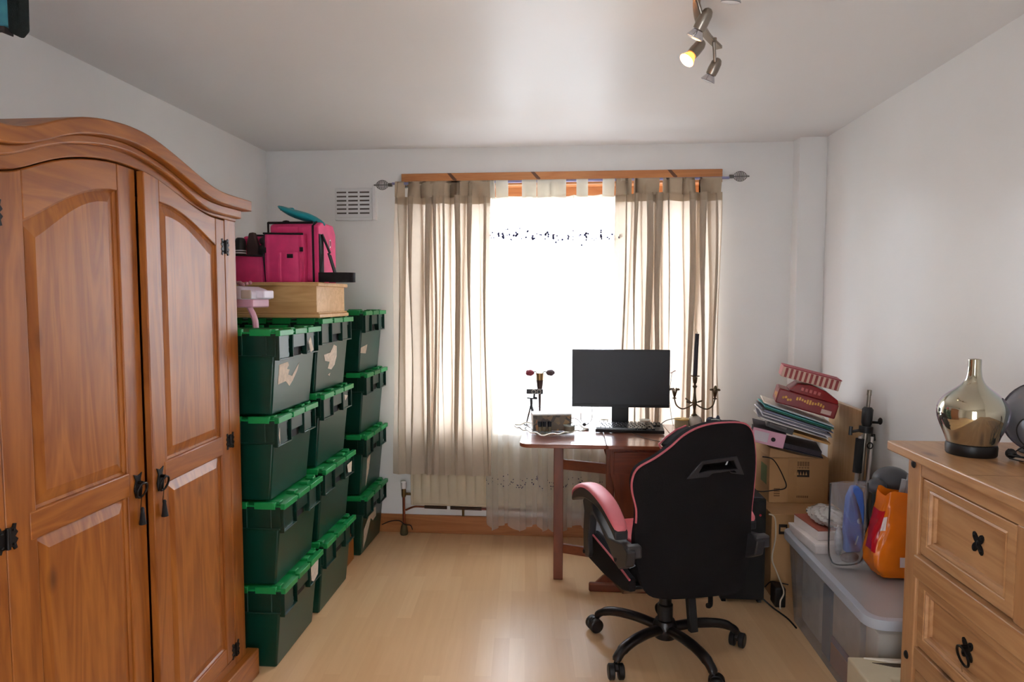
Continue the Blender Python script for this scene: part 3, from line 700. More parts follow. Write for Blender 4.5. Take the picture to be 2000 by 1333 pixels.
def tf(u, v):
    a = 2 * PI * u; r = 1 - .1 * math.sin(3 * a)
    b = PI * (v - .5)
    x = .11 * math.cos(b) * math.copysign(abs(math.cos(a)) ** .6, math.cos(a)) * r; y_ = .06 * math.cos(b) * math.sin(a); z = .022 * math.sin(b)
    return (-1.255 + x, 3.05 + y_, BZ + .318 + z - .38 * x + .004 * math.sin(30 * x))
m.grid(tf, 28, 10); build(m, 'packet', TEAL, tp_, ang=60)
build(MB().box(-1.365, -1.30, 3.04, 3.06, BZ + .345, BZ + .358), 'packet_flap', TEAL, tp_, bevel=.004)
solo(MB().ell((-1.325, 3.02, BZ + .262), (.032, .03, .034), 12, 8), 'dark_pouch', BLACKM, 'small black pouch in the open top of the pink bag', 'pouch')

# pink and white tray/gadget on near stack
NZ = 4 * .345 * .986
pt = thing('folding_tray', 'white and pale pink plastic tray with curved pink leg on the nearest crate stack', 'tray', (-1.36, 2.60, NZ))
PW = mat('pale_lilac_white', (232, 222, 236), .35); PKL = mat('pale_pink_plastic', (214, 158, 176), .4)
build(MB().prism([(-1.60, NZ + .115), (-1.245, NZ + .115), (-1.245, NZ + .145), (-1.27, NZ + .158), (-1.30, NZ + .168), (-1.60, NZ + .172)], 'Y', 2.50, 2.68), 'tray_top', PW, pt, bevel=.008, seg=3)
build(MB().box(-1.60, -1.25, 2.515, 2.665, NZ + .082, NZ + .118), 'tray_apron', PKL, pt, bevel=.006)
build(MB().box(-1.265, -1.215, 2.545, 2.635, NZ + .118, NZ + .152), 'latch', PW, pt, bevel=.005); build(MB().box(-1.285, -1.245, 2.49, 2.50, NZ + .118, NZ + .152), 'latch_inset', mat('taupe_plastic', (176, 158, 146), .5), pt, bevel=.003)
build(MB().tube(smoothpath([(-1.285, 2.55, NZ + .09), (-1.268, 2.55, NZ + .06), (-1.258, 2.55, NZ + .03), (-1.256, 2.55, NZ + .0)], 5), [.015] * 5 + [.016] * 5 + [.0165] * 6, 10, flat=.7), 'tray_leg', PKL, pt)
build(MB().tube(smoothpath([(-1.55, 2.62, NZ + .09), (-1.56, 2.62, NZ + .06), (-1.565, 2.62, NZ + .03), (-1.57, 2.62, NZ + .0)], 5), .015, 10, flat=.7), 'tray_leg', PKL, pt)
bd = thing('bead_string', 'dusty pink beads heaped on the white plastic tray', 'beads', (-1.36, 2.6, NZ + .17))
for i in range(16):
    a = i * .9; build(MB().ell((-1.40 + i * .0075, 2.56 + .02 * math.sin(a), NZ + .179 + .004 * math.sin(a * 2)), (.008, .008, .008), 8, 6), 'bead', mat('dusty_pink_bead', (176, 120, 124), .4), bd)

# ================================================================== DESK TABLE
TT = .75
tb = thing('drop_leaf_table', 'polished mahogany drop leaf table with gate legs in front of the window', 'table', (.38, 3.54, 0))
def rrect(x0, x1, y0, y1, r, corners=(1, 1, 1, 1), n=6):
    out = []
    for (cx, cy, a0, on) in ((x0 + r, y0 + r, PI, corners[0]), (x1 - r, y0 + r, 1.5 * PI, corners[1]), (x1 - r, y1 - r, 0, corners[2]), (x0 + r, y1 - r, .5 * PI, corners[3])):
        if on: out += [(cx + r * math.cos(a0 + PI / 2 * i / n), cy + r * math.sin(a0 + PI / 2 * i / n)) for i in range(n + 1)]
        else: out.append((cx + (r if a0 in (0, 1.5 * PI) else -r), cy + (r if a0 in (0, .5 * PI) else -r)))
    return out
build(MB().prism(rrect(.205, .56, 3.24, 3.83, .01), 'Z', TT - .02, TT), 'table_top', MAHOG_T, tb, bevel=.002)
build(MB().prism(rrect(-.235, .2035, 3.24, 3.83, .05, (1, 0, 0, 1)), 'Z', TT - .02, TT), 'table_leaf', MAHOG_T, tb, bevel=.004)
build(MB().prism(rrect(.5615, .935, 3.24, 3.83, .05, (0, 1, 1, 0)), 'Z', TT - .02, TT), 'table_leaf', MAHOG_T, tb, bevel=.004)
# trestle ends
def trestle(y):
    L = [(.15, 0), (.15, .03), (.19, .07), (.235, .10), (.262, .15), (.285, .25), (.285, .34), (.268, .44), (.245, .53), (.222, .60), (.22, .728)]
    R = [(.766 - x, z) for x, z in L][::-1]
    return MB().prism(L + R, 'Y', y, y + .022)
build(trestle(3.262), 'trestle_end', MAHOG_Z, tb, bevel=.003); build(trestle(3.78), 'trestle_end', MAHOG_Z, tb, bevel=.003)
build(MB().box(.12, .65, 3.235, 3.262, 0, .045), 'trestle_foot', MAHOG_X, tb, bevel=.008); build(MB().box(.12, .65, 3.80, 3.83, 0, .045), 'trestle_foot', MAHOG_X, tb, bevel=.008)
build(MB().box(.24, .54, 3.256, 3.262, .60, .715), 'drawer_front', MAHOG_X, tb, bevel=.002)
h_ = MB(); h_.tube([(.45, 3.245, .705), (.465, 3.225, .703), (.50, 3.222, .700), (.52, 3.24, .70)], .005, 8); build(h_, 'drawer_handle', mat('old_brass_pale', (190, 160, 130), .4, .6), tb)
build(MB().box(.36, .40, 3.284, 3.78, .08, .16), 'stretcher', MAHOG_X, tb, bevel=.003)
gl_ = MB().box(-.062, -.012, 3.365, 3.41, 0, TT - .02); build(gl_, 'gate_leg', MAHOG_Z, tb, bevel=.003)
build(MB().box(.205, .245, 3.29, 3.33, .12, TT - .02), 'gate_post', MAHOG_Z, tb, bevel=.003)
build(MB().beam((-.015, 3.385, .615), (.21, 3.31, .615), .02, .052), 'gate_rail', MAHOG_X, tb, bevel=.002)
build(MB().beam((-.015, 3.385, .165), (.21, 3.31, .165), .02, .048), 'gate_rail', MAHOG_X, tb, bevel=.002)
build(MB().box(.75, .795, 3.64, 3.685, 0, TT - .02), 'gate_leg', MAHOG_Z, tb, bevel=.003)
build(MB().beam((.75, 3.66, .615), (.52, 3.76, .615), .02, .052), 'gate_rail', MAHOG_X, tb, bevel=.002)

# monitor
mo = thing('computer_monitor', 'black flat screen monitor on the table, switched off', 'monitor', (.30, 3.70, TT))
MY = 3.66
build(MB().box(.033, .573, MY, MY + .022, .875, 1.198), 'monitor_housing', mat('monitor_black', (24, 26, 30), .45), mo, bevel=.003)
build(MB().box(.038, .568, MY - .002, MY + .001, .892, 1.193), 'screen', mat('off_screen', (30, 36, 44), .5, spec=.8), mo)
build(MB().box(.033, .573, MY - .004, MY, .875, .891), 'chin_bezel', mat('bezel_black', (20, 21, 24), .35), mo, bevel=.001)
build(MB().box(.20, .40, MY + .022, MY + .05, .93, 1.1), 'back_bulge', BLACKP, mo, bevel=.01)
build(MB().box(.258, .352, MY + .03, MY + .05, TT + .012, .98), 'stand_neck', BLACKP, mo, bevel=.003)
build(MB().box(.19, .42, 3.692, 3.80, TT, TT + .012), 'stand_base', BLACKP, mo, bevel=.003)

# keyboard
kb = thing('keyboard', 'black mechanical keyboard with small keys lying in front of the monitor', 'keyboard', (.345, 3.62, TT), rad(-3))
def KM(mb): mb.M = X3(.345, 3.545, TT + .002) @ RZ(rad(-3)) @ Matrix.Rotation(rad(7), 4, 'X'); return mb
build(KM(MB()).box(-.185, .185, 0, .135, 0.0, .018), 'keyboard_case', BLACKP, kb, bevel=.003)
kb.location = (.345, 3.62, TT)
KEY = mat('keycap_black', (20, 20, 22), .22, spec=.9)
key = None
for r in range(6):
    x = -.180
    widths = ([1] * 15 + [0, 1, 1] if r == 5 else [1] * 13 + [1.8, 0, 1, 1] if r == 4 else [1.4] + [1] * 12 + [1.4, 0, 1, 1] if r == 3 else [1.7] + [1] * 11 + [2.1] if r == 2 else [2.1] + [1] * 10 + [1.8, 0, 1] if r == 1 else [1.2, 1.2, 1.2, 6, 1.2, 1.2, 1.2, 0, 1, 1])
    u = .0205
    for wd_ in widths:
        if wd_ == 0: x += .005; continue
        W = wd_ * u
        if x + W > .186: W = .186 - x
        if W < .01: break
        y = .006 + r * .0212
        m = KM(MB()); m.taper((x + .001, x + W - .001, y, y + .0195), (x + .0025, x + W - .0025, y + .002, y + .0175), .018, .027); build(m, 'key', KEY, kb, smooth=False)
        x += W
solo(MB().tube(smoothpath([(.50, 3.66, TT + .006), (.56, 3.68, TT + .05), (.64, 3.72, TT + .055), (.70, 3.78, TT + .03), (.76, 3.80, TT + .006)]), .0022, 6), 'keyboard_cable', BLACKP, 'thin black cable running from the keyboard to the right across the table', 'cable')
solo(MB().tube(smoothpath([(.36, 3.55, TT + .003), (.40, 3.44, TT + .003), (.46, 3.36, TT + .003), (.54, 3.31, TT + .003)]), .0016, 6), 'lead', BLACKP, 'thin dark lead lying on the table in front of the keyboard', 'cable')
solo(MB().box(.088, .128, 3.61, 3.65, TT, TT + .012), 'usb_block', BLACKP, 'small flat black block lying left of the keyboard', 'gadget', bevel=.002)
m = MB()
m.tube(smoothpath([(.09, 3.70, .872), (.085, 3.72, .82), (.09, 3.73, .78), (.13, 3.73, .765), (.10, 3.70, TT + .012), (.03, 3.72, .762)]), .0018, 6)
m.tube(smoothpath([(.145, 3.70, .872), (.15, 3.72, .82), (.14, 3.74, .775), (.10, 3.72, TT + .010), (.06, 3.74, .79), (.0, 3.75, .79)]), .0018, 6)
m.ell((.105, 3.71, TT + .014), (.012, .010, .010), 10, 6)
solo(m, 'monitor_cables', BLACKP, 'tangle of thin black cables hanging below the left end of the monitor', 'cable')

# glass tray with items
GT = sheer('pressed_glass', (226, 222, 206), .45, .08, .8)
tr = thing('glass_tray', 'clear pressed glass tray with wavy rim on the left table leaf', 'tray', (-.09, 3.54, TT))
m = MB()
def trf(u, v):
    a = 2 * PI * u; r = .035 + .12 * v
    sq = 1 / max(abs(math.cos(a)), abs(math.sin(a))) ** .75
    z = TT + .006 + (.0 if v < .62 else .022 * ((v - .62) / .38)) + (.004 * math.sin(a * 14) if v > .8 else 0)
    return (-.085 + r * sq * math.cos(a + .62) * 1.05, 3.545 + r * sq * math.sin(a + .62) * 1.1, z)
m.grid(trf, 84, 12); build(m, 'tray_dish', GT, tr, ang=70, recalc=False)
m = MB(); m.tube([tuple(Vector(trf(i / 84, 1)) + Vector((0, 0, .001))) for i in range(84)], .0035, 7, closed=True); build(m, 'tray_rim', sheer('rim_glass', (240, 234, 214), .2, .06, 1.0), tr)
m = MB(); m.lathe([(.05, TT), (.055, TT + .003), (.03, TT + .006)], 20, (-.085, 3.545, 0)); build(m, 'tray_foot', GT, tr)
def patterned():
    m, nt, N, L, b = base('patterned_card'); t = N.new('ShaderNodeTexCoord'); v = N.new('ShaderNodeTexVoronoi'); v.inputs['Scale'].default_value = 38; L.new(t.outputs['Object'], v.inputs['Vector'])
    r = N.new('ShaderNodeValToRGB'); L.new(v.outputs['Color'], r.inputs[0]); e = r.color_ramp.elements
    e[0].color = lin((58, 52, 50)) + (1,); e[1].color = lin((176, 110, 66)) + (1,); e[1].position = .95
    for p_, c in ((.35, (92, 84, 74)), (.55, (124, 104, 84)), (.75, (150, 120, 84))): q = r.color_ramp.elements.new(p_); q.color = lin(c) + (1,)
    L.new(r.outputs[0], b.inputs['Base Color']); b.inputs['Roughness'].default_value = .5; return m
px_ = thing('patterned_box', 'brown patterned oblong box with a white top on the glass tray', 'box', (-.08, 3.56, TT + .012), rad(6))
def PM(mb): mb.M = X3(-.08, 3.565, TT + .012) @ RZ(rad(8)); return mb
build(PM(MB()).box(-.105, .105, -.045, .045, 0, .086), 'box_sides', patterned(), px_, bevel=.002)
build(PM(MB()).box(-.106, .106, -.046, .046, .086, .094), 'box_top', WHITE, px_, bevel=.002)
for i, (bx_, by_) in enumerate(((-.140, 3.505), (-.116, 3.508), (-.088, 3.512))):
    g = thing('small_bottle', ['leftmost', 'middle', 'rightmost'][i] + ' of three tiny clear bottles with black caps before the patterned box', 'bottle', (bx_, by_, TT + .012), group='tiny black capped bottles on the glass tray')
    build(MB().lathe([(.008, .0), (.0095, .002), (.0095, .024), (.006, .029)], 14, (bx_, by_, TT + .012)), 'bottle_glass', mat('amber_clear', (156, 140, 112), .15, trans=.3), g)
    build(MB().lathe([(.010, .026), (.0105, .028), (.0105, .052), (.009, .054)], 14, (bx_, by_, TT + .012)), 'cap', mat('navy_black_cap', (18, 22, 34), .3), g)
tn = thing('small_tin', 'small round grey tin with pale lid at the right end of the glass tray', 'tin', (.02, 3.535, TT + .012))
build(MB().lathe([(.028, 0), (.031, .003), (.031, .028)], 22, (.018, 3.53, TT + .012)), 'tin_body', mat('tin_grey', (130, 120, 104), .35, .5), tn)
build(MB().lathe([(.032, .028), (.0325, .034), (.031, .036)], 22, (.018, 3.53, TT + .012)), 'tin_lid', mat('pale_lid', (196, 206, 208), .2, .4), tn)
ln = thing('plastic_wrapper', 'flat white plastic wrapper on the table right of the glass tray', 'wrapper', (.06, 3.66, TT))
build(MB().ell((.055, 3.655, TT + .007), (.03, .045, .007), 14, 6), 'wrapper', WHITE, ln)

# webcam on mini tripod
wc = thing('webcam', 'black webcam on a tiny tripod standing left of the patterned box', 'webcam', (-.21, 3.70, TT))
wy = 3.69
build(MB().box(-.225, -.130, wy - .014, wy + .014, .940, .968), 'camera_body', BLACKP, wc, bevel=.005, seg=3)
m = MB()
for k in range(2): m.tube([(-.183 + k * .03 + .011 * math.cos(2 * PI * i / 16), wy - .015, .954 + .011 * math.sin(2 * PI * i / 16)) for i in range(16)], .0015, 6, closed=True)
build(m, 'lens_ring', STEEL, wc)
build(MB().beam((-.222, wy, .917), (-.165, wy, .912), .02, .007).tube([(-.183, wy, .912), (-.180, wy, .942)], .006, 8).ell((-.172, wy, .915), (.011, .01, .008), 10, 6), 'tilt_mount', BLACKP, wc)
build(MB().tube([(-.198, wy, .912), (-.197, wy, .880)], .008, 10), 'tripod_head', BLACKP, wc)
for ex, ey in ((-.228, wy + .01), (-.17, wy + .05), (-.188, wy - .045)):
    build(MB().tube([(-.197, wy, .885), (ex, ey, TT + .006)], [.005, .004], 7).ell((ex, ey, TT + .006), (.004, .004, .006), 8, 6), 'leg', BLACKP, wc)
solo(MB().tube(smoothpath([(-.188, wy + .01, .895), (-.165, wy + .02, .868), (-.12, wy + .03, .85), (-.07, wy + .02, .838)]), .0013, 5), 'webcam_lead', BLACKP, 'thin black lead curving from the webcam to behind the patterned box', 'cable')
# tall tapered stand with two roses
rs = thing('goblet_vase', 'tall slim brown stemmed holder with gold cup behind the webcam', 'vase', (-.15, 3.755, TT))
ry = 3.755
build(MB().lathe([(.024, 0), (.022, .006), (.006, .012), (.0055, .06), (.0065, .12), (.009, .19), (.013, .205), (.016, .22), (.021, .262)], 18, (-.152, ry, TT)), 'stem', mat('dark_brown_metal', (74, 56, 50), .4, .3), rs)
build(MB().lathe([(.021, .262), (.022, .285), (.0235, .300), (.023, .303)], 18, (-.152, ry, TT)), 'gold_cup', mat('champagne_gold', (168, 136, 92), .3, .7), rs)
for (rx, rz_, dx, c, lb) in ((-.206, 1.053, -1, (136, 44, 58), 'dusky red artificial rose drooping left of the tall stemmed holder'), (-.094, 1.055, 1, (92, 74, 78), 'grey brown artificial rose drooping right of the tall stemmed holder')):
    g = thing('artificial_rose', lb, 'flower', (-.152 + dx * .008, ry, TT + .30))
    PM_ = mat('petal_%d' % c[0], c, .7, var=.2, vs=60)
    m = MB(); m.ell((rx, ry, rz_), (.023, .018, .017), 12, 8)
    for k in range(5):
        a = 2 * PI * k / 5; m.ell((rx + .011 * math.cos(a) + dx * .004, ry + .008 * math.sin(a), rz_ + .006 * math.sin(a)), (.015, .010, .013), 10, 6)
    build(m, 'petals', PM_, g)
    build(MB().tube(smoothpath([(-.152 + dx * .012, ry, TT + .295), (-.152 + dx * .025, ry, TT + .31), (rx - dx * .012, ry, rz_)], 6), .003, 6), 'wire_stem', mat('grey_green_wire', (90, 92, 84), .6), g)
g = thing('artificial_rose', 'small pink artificial rose lying behind the patterned box', 'flower', (-.04, 3.72, TT))
m = MB(); m.ell((-.045, 3.73, TT + .075), (.02, .016, .016), 10, 7); m.ell((-.035, 3.725, TT + .068), (.014, .014, .013), 9, 6); build(m, 'petals', mat('dusty_rose', (150, 76, 98), .7, var=.2, vs=60), g)
build(MB().tube([(-.045, 3.73, TT + .06), (-.05, 3.735, TT)], .003, 6), 'wire_stem', mat('grey_green_wire', (90, 92, 84)), g)
# cups, candle jar
for (cx, cy, lb) in ((.225, 3.77, 'low white ceramic dish behind the left end of the keyboard'), (.455, 3.79, 'low white ceramic dish behind the right end of the keyboard')):
    g = thing('tealight_dish', lb, 'dish', (cx, cy, TT))
    build(MB().lathe([(.018, 0), (.022, .004), (.032, .03), (.033, .033), (.030, .033), (.020, .008)], 22, (cx, cy, TT)), 'dish', mat('cream_ceramic', (224, 218, 206), .3), g)
    build(MB().lathe([(.018, .008), (.026, .022), (.004, .024)], 18, (cx, cy, TT)), 'wax', WHITE, g)
cj = thing('candle_jar', 'yellow candle in a low glass jar right of the monitor', 'candle', (.66, 3.74, TT))
build(MB().lathe([(.036, 0), (.040, .004), (.040, .048), (.038, .05)], 22, (.655, 3.74, TT)), 'jar_glass', sheer('jar_glass', (240, 230, 190), .6, .05, .8), cj)
build(MB().lathe([(.034, .003), (.0365, .006), (.0365, .034), (.01, .036)], 20, (.655, 3.74, TT)), 'yellow_wax', mat('yellow_wax', (206, 176, 92), .5), cj)
build(MB().lathe([(.0415, .046), (.042, .052), (.039, .053)], 20, (.655, 3.74, TT)), 'gold_rim', mat('gold_rim', (214, 184, 110), .3, .6), cj)
# candelabra
CX, CY = .725, 3.74
BR = mat('aged_brass', (104, 90, 72), .35, .85)
ca = thing('candelabra', 'aged brass candelabra with curved arms and glass ball base right of the monitor', 'candelabra', (CX, CY, TT))
build(MB().lathe([(.022, 0), (.034, .012), (.040, .035), (.034, .058), (.016, .072)], 24, (CX + .005, CY, TT)), 'glass_base', sheer('base_crystal', (206, 196, 184), .35, .05, 1.0), ca)
build(MB().lathe([(.016, .068), (.017, .075), (.008, .082), (.006, .10), (.010, .125), (.014, .145), (.010, .165), (.0065, .20), (.006, .225), (.012, .233), (.014, .238), (.006, .244), (.006, .252), (.011, .258), (.014, .285), (.012, .29), (.026, .294), (.026, .298), (.012, .299)], 20, (CX, CY, TT)), 'centre_stem', BR, ca)
for k, (sx, topz) in enumerate(((-1, .215), (1, .225))):
    p = smoothpath([(CX, CY, TT + .14), (CX + sx * .035, CY, TT + .118), (CX + sx * .07, CY, TT + .108), (CX + sx * .10, CY, TT + .128), (CX + sx * .112, CY, TT + .165)], 7)
    build(MB().tube(p, .0042, 8), 'arm', BR, ca)
    m = MB().lathe([(.004, .162), (.014, .168), (.005, .174), (.008, .182), (.013, .20), (.013, .206)], 16, (CX + sx * .112, CY, TT))
    for i in range(7):
        a = 2 * PI * i / 7; x0 = CX + sx * .112
        m.tube(smoothpath([(x0 + .010 * math.cos(a), CY + .010 * math.sin(a), TT + .200), (x0 + .018 * math.cos(a), CY + .018 * math.sin(a), TT + .222), (x0 + .030 * math.cos(a), CY + .03 * math.sin(a), TT + .214)], 4), [.003] * 4 + [.0036] * 4 + [.001], 6)
    if sx > 0:
        m.ell((CX + .114, CY, TT + .225), (.010, .010, .018), 10, 6)
    build(m, 'candle_cup', BR, ca)
for (dx, dy, dz) in ((-.055, -.05, .010), (.05, .035, .004), (-.045, .04, .018)):
    build(MB().tube(smoothpath([(CX, CY, TT + .142), (CX + dx * .5, CY + dy * .5, TT + .146), (CX + dx, CY + dy, TT + .146 + dz)], 5), [.003] * 5 + [.005] * 5 + [.002], 6), 'leaf_finial', BR, ca)
cdl = thing('candle', 'tall thin black candle standing in the brass candelabra', 'candle', (CX, CY, TT + .299))
m = MB(); m.tube([(CX, CY, TT + .295), (CX + .004, CY, TT + .45), (CX + .008, CY, TT + .535)], [.0125, .0122, .0115], 14); build(m, 'candle_stick', mat('black_wax', (34, 28, 40), .4), cdl)
build(MB().tube([(CX + .008, CY, TT + .534), (CX + .009, CY, TT + .545)], .0012, 5), 'wick', BLACKM, cdl)
g = thing('artificial_flower', 'small pinkish artificial flower peeping out right of the monitor', 'flower', (.60, 3.76, TT))
m = MB(); 
for k in range(4): m.ell((.596 + .007 * k, 3.76, 1.06 + .004 * k), (.005, .004, .003), 8, 5)
build(m, 'petals', mat('pinkish_petals', (176, 140, 140), .7), g); build(MB().tube(smoothpath([(.60, 3.76, 1.062), (.588, 3.765, .93), (.60, 3.77, .82), (.615, 3.775, TT)]), .0015, 5), 'wire_stem', mat('grey_green_wire', (90, 92, 84)), g)
g = thing('cloth_bundle', 'crumpled blue and white cloth on the table right of the candelabra', 'cloth', (.84, 3.74, TT))
m = MB(); m.ell((.84, 3.75, TT + .028), (.05, .04, .028), 14, 8); m.ell((.815, 3.74, TT + .04), (.025, .03, .024), 12, 7); m.ell((.855, 3.735, TT + .05), (.012, .012, .025), 10, 6); build(m, 'dark_cloth', mat('slate_blue_cloth', (70, 80, 96), .9, var=.3, vs=50), g)
m = MB(); m.tube(smoothpath([(.81, 3.70, TT + .055), (.85, 3.70, TT + .055), (.89, 3.71, TT + .03)]), .006, 8, flat=.5); build(m, 'pale_stripe', mat('pale_mint', (206, 222, 218), .8), g)

# ================================================================== GAMING CHAIR
CC = Vector((.42, 2.71, 0)); CYAW = rad(17)
U = Vector((math.cos(CYAW), math.sin(CYAW), 0)); Fd = Vector((-math.sin(CYAW), math.cos(CYAW), 0)); Zu = Vector((0, 0, 1))
ch = thing('gaming_chair', 'black and pink gaming chair on a five star castor base, turned to the desk', 'chair', tuple(CC), CYAW)
lean = rad(9); V = (-Fd * math.sin(lean) + Zu * math.cos(lean)); Nb = (Fd * math.cos(lean) + Zu * math.sin(lean))   # towards sitter
P0 = CC - Fd * .20 + Zu * .34
out = [(.225, -.012), (.10, -.03), (-.095, -.02), (-.179, .016), (-.216, .110), (-.240, .220), (-.238, .310), (-.242, .369), (-.262, .435), (-.266, .485), (-.247, .529), (-.186, .563), (-.131, .602), (-.082, .645), (-.026, .674), (.044, .688), (.140, .686), (.182, .666), (.205, .620), (.224, .525), (.230, .409), (.232, .324), (.242, .215), (.245, .100)]
out = out[::-1]
oc = smoothpath([(a, b, 0) for a, b in out] + [(out[0][0], out[0][1], 0)], 4)[:-1]; oc = [(p.x, p.y) for p in oc]
slot_o = [(-.055, .478), (-.005, .545), (.14, .558), (.178, .482), (.125, .490), (.115, .500), (.045, .494), (.03, .482)]
slot_i = [(-.012, .497), (.005, .532), (.128, .542), (.148, .506), (.10, .506), (.03, .506)]
cb = build(MB().prism(oc, (P0, U, V, Nb), 0, .035, holes=[slot_i]), 'backrest', BLACKF, ch, bevel=.012, seg=3)
m = MB(); m.prism(slot_o, (P0, U, V, Nb), -.006, .004, holes=[slot_i]); build(m, 'slot_frame', mat('slot_plastic', (44, 44, 48), .45), cb, bevel=.002)
m = MB(); m.prism([(x * .96 , z) for x, z in slot_i], (P0, U, V, Nb), .036, .04); build(m, 'slot_back', mat('slot_dark', (12, 12, 14), .35), cb)
m = MB(); m.prism([(.118, .510), (.128, .535), (.131, .534), (.123, .510)], (P0, U, V, Nb), .030, .033); build(m, 'slot_glint', WHITE, cb)  # white sliver painted in as a glint inside the slot
# front upholstery with forward curling bolsters
def fr(u, v):
    n = len(oc); i = int(round(u * n)) % n; a, b = oc[i]
    cx, cy = .0, .33; k = 1 - v
    wing = max(0, min(1, (abs(a) - .10) / .12)) * .3
    d = .035 + .075 * wing * (1 - (1 - min(1, v * 5)) ** 2) * max(0, 1 - v * 1.6) + .03 * min(1, v * 4)
    return P0 + U * (cx + (a - cx) * k) + V * (cy + (b - cy) * k) + Nb * d
m = MB(); m.grid(fr, len(oc), 14); build(m, 'back_cushion', BLACKF, ch, ang=180, recalc=False)
m = MB(); w_ = []
for (a, b) in ((-.125, .600), (-.098, .628), (-.06, .655), (-.02, .670)): w_.append(P0 + U * a + V * b)
m.add([tuple(p + Nb * .02) for p in w_] + [tuple(p + Nb * .095 - U * .004 - V * .02) for i, p in enumerate(w_)] + [tuple(p + Nb * .04 + U * .05 - V * .05) for p in w_] + [tuple(p + Nb * .10 + U * .045 - V * .06) for p in w_],
      [(i, i + 1, i + 5, i + 4) for i in range(3)] + [(8 + i, 12 + i, 13 + i, 9 + i) for i in range(3)] + [(4 + i, 5 + i, 13 + i, 12 + i) for i in range(3)] + [(i, 8 + i, 9 + i, i + 1) for i in range(3)] + [(0, 4, 12, 8), (3, 11, 15, 7)])
build(m, 'head_bolster', BLACKF, ch, bevel=.008, seg=3)
m = MB(); m.tube([tuple(P0 + U * a + V * b + Nb * .004) for a, b in oc[4:-30]], .0048, 7)
pip = [(a, b) for a, b in oc if b > .02]
k0 = max(range(len(oc)), key=lambda i: oc[i][0] - oc[i][1] * .01 if oc[i][1] < .03 else -9)
ordered = oc
seg_ = []
for a, b in (ordered + ordered):
    if b > .30: seg_.append((a, b))
    elif seg_ and len(seg_) > 20: break
    else: seg_ = []
m = MB(); m.tube([tuple(P0 + U * a * 1.006 + V * b + Nb * .006) for a, b in seg_], .005, 7); build(m, 'pink_piping', PINKP, ch, label='pink piping along the backrest edge')
m = MB(); m.tube([tuple(p + Nb * .095 - U * .006 - V * .02) for p in w_][::-1] + [tuple(w_[0] + Nb * .05 - V * .05), tuple(w_[0] + Nb * .03 - V * .075)], .004, 7); build(m, 'pink_piping', PINKP, ch)
# seat
def sl(u_, f_, z_): return CC + U * u_ + Fd * f_ + Zu * z_
m = MB(); m.M = Matrix.Translation(CC) @ RZ(CYAW)
m.prism([(-.24, -.15), (-.20, -.16), (.20, -.16), (.24, -.15), (.255, .0), (.25, .24), (.20, .28), (-.20, .28), (-.25, .24), (-.255, .0)], 'Z', .375, .462); st = build(m, 'seat', BLACKF, ch, bevel=.02, seg=4)
m = MB(); m.M = Matrix.Translation(CC) @ RZ(CYAW)
def sf(u, v):
    x = -.245 + .49 * u; y_ = -.20 + .475 * v; e = min(1, min(u, 1 - u) * 7)
    return (x, y_, .464 + .016 * math.sin(PI * min(1, max(0, min(u, 1 - u) * 4)) / 1) ** 2 * (1 if True else 0) + .01 * (v > .8) * (v - .8) * 5 - .008 * (1 - e))
m.grid(sf, 30, 20); build(m, 'seat_cushion', mat('charcoal_vinyl', (62, 62, 70), .6, var=.1), ch, recalc=False, ang=180)
m = MB(); m.M = Matrix.Translation(CC) @ RZ(CYAW); m.prism([(-.16, .02), (-.20, .26), (.20, .26), (.16, .02), (.10, -.16), (-.10, -.16)], 'Z', .470, .486); build(m, 'pink_seat_panel', mat('coral_pink_vinyl', (214, 84, 92), .5), ch, bevel=.006)
for sx in (-1, 1):
    m = MB(); m.M = Matrix.Translation(CC) @ RZ(CYAW)
    if sx > 0: m.M = m.M @ X3(-.02, 0, 0)
    sp_ = [(.26, .345), (.262, .455), (.20, .476), (.10, .470), (-.05, .462), (-.18, .455), (-.27, .448), (-.275, .40), (-.20, .375), (.0, .352)]
    if sx > 0: sp_ = [p for p in sp_ if p[0] > -.1] 
    m.prism(sp_, 'X', sx * .262 - .014, sx * .262 + .014); build(m, 'seat_bolster', BLACKF, ch, bevel=.008, seg=3)
    m = MB(); m.tube(smoothpath([tuple(sl(sx * .274, f, z)) for f, z in ((-.27, .444), (-.18, .452), (-.05, .460), (.10, .467), (.20, .472), (.255, .455))[0 if sx < 0 else 2:]], 4), .0042, 7); build(m, 'pink_piping', PINKP, ch)
m = MB(); m.M = Matrix.Translation(CC) @ RZ(CYAW); m.prism([(-.255, .34), (.255, .34), (.25, .352), (-.25, .352)], 'Y', -.16, .25); build(m, 'tan_underside_edge', mat('brown_edge', (90, 64, 44), .7), ch)
m = MB(); m.M = Matrix.Translation(CC) @ RZ(CYAW); m.box(-.22, .22, -.18, .26, .36, .376); build(m, 'seat_board', BLACKM, ch, bevel=.004)
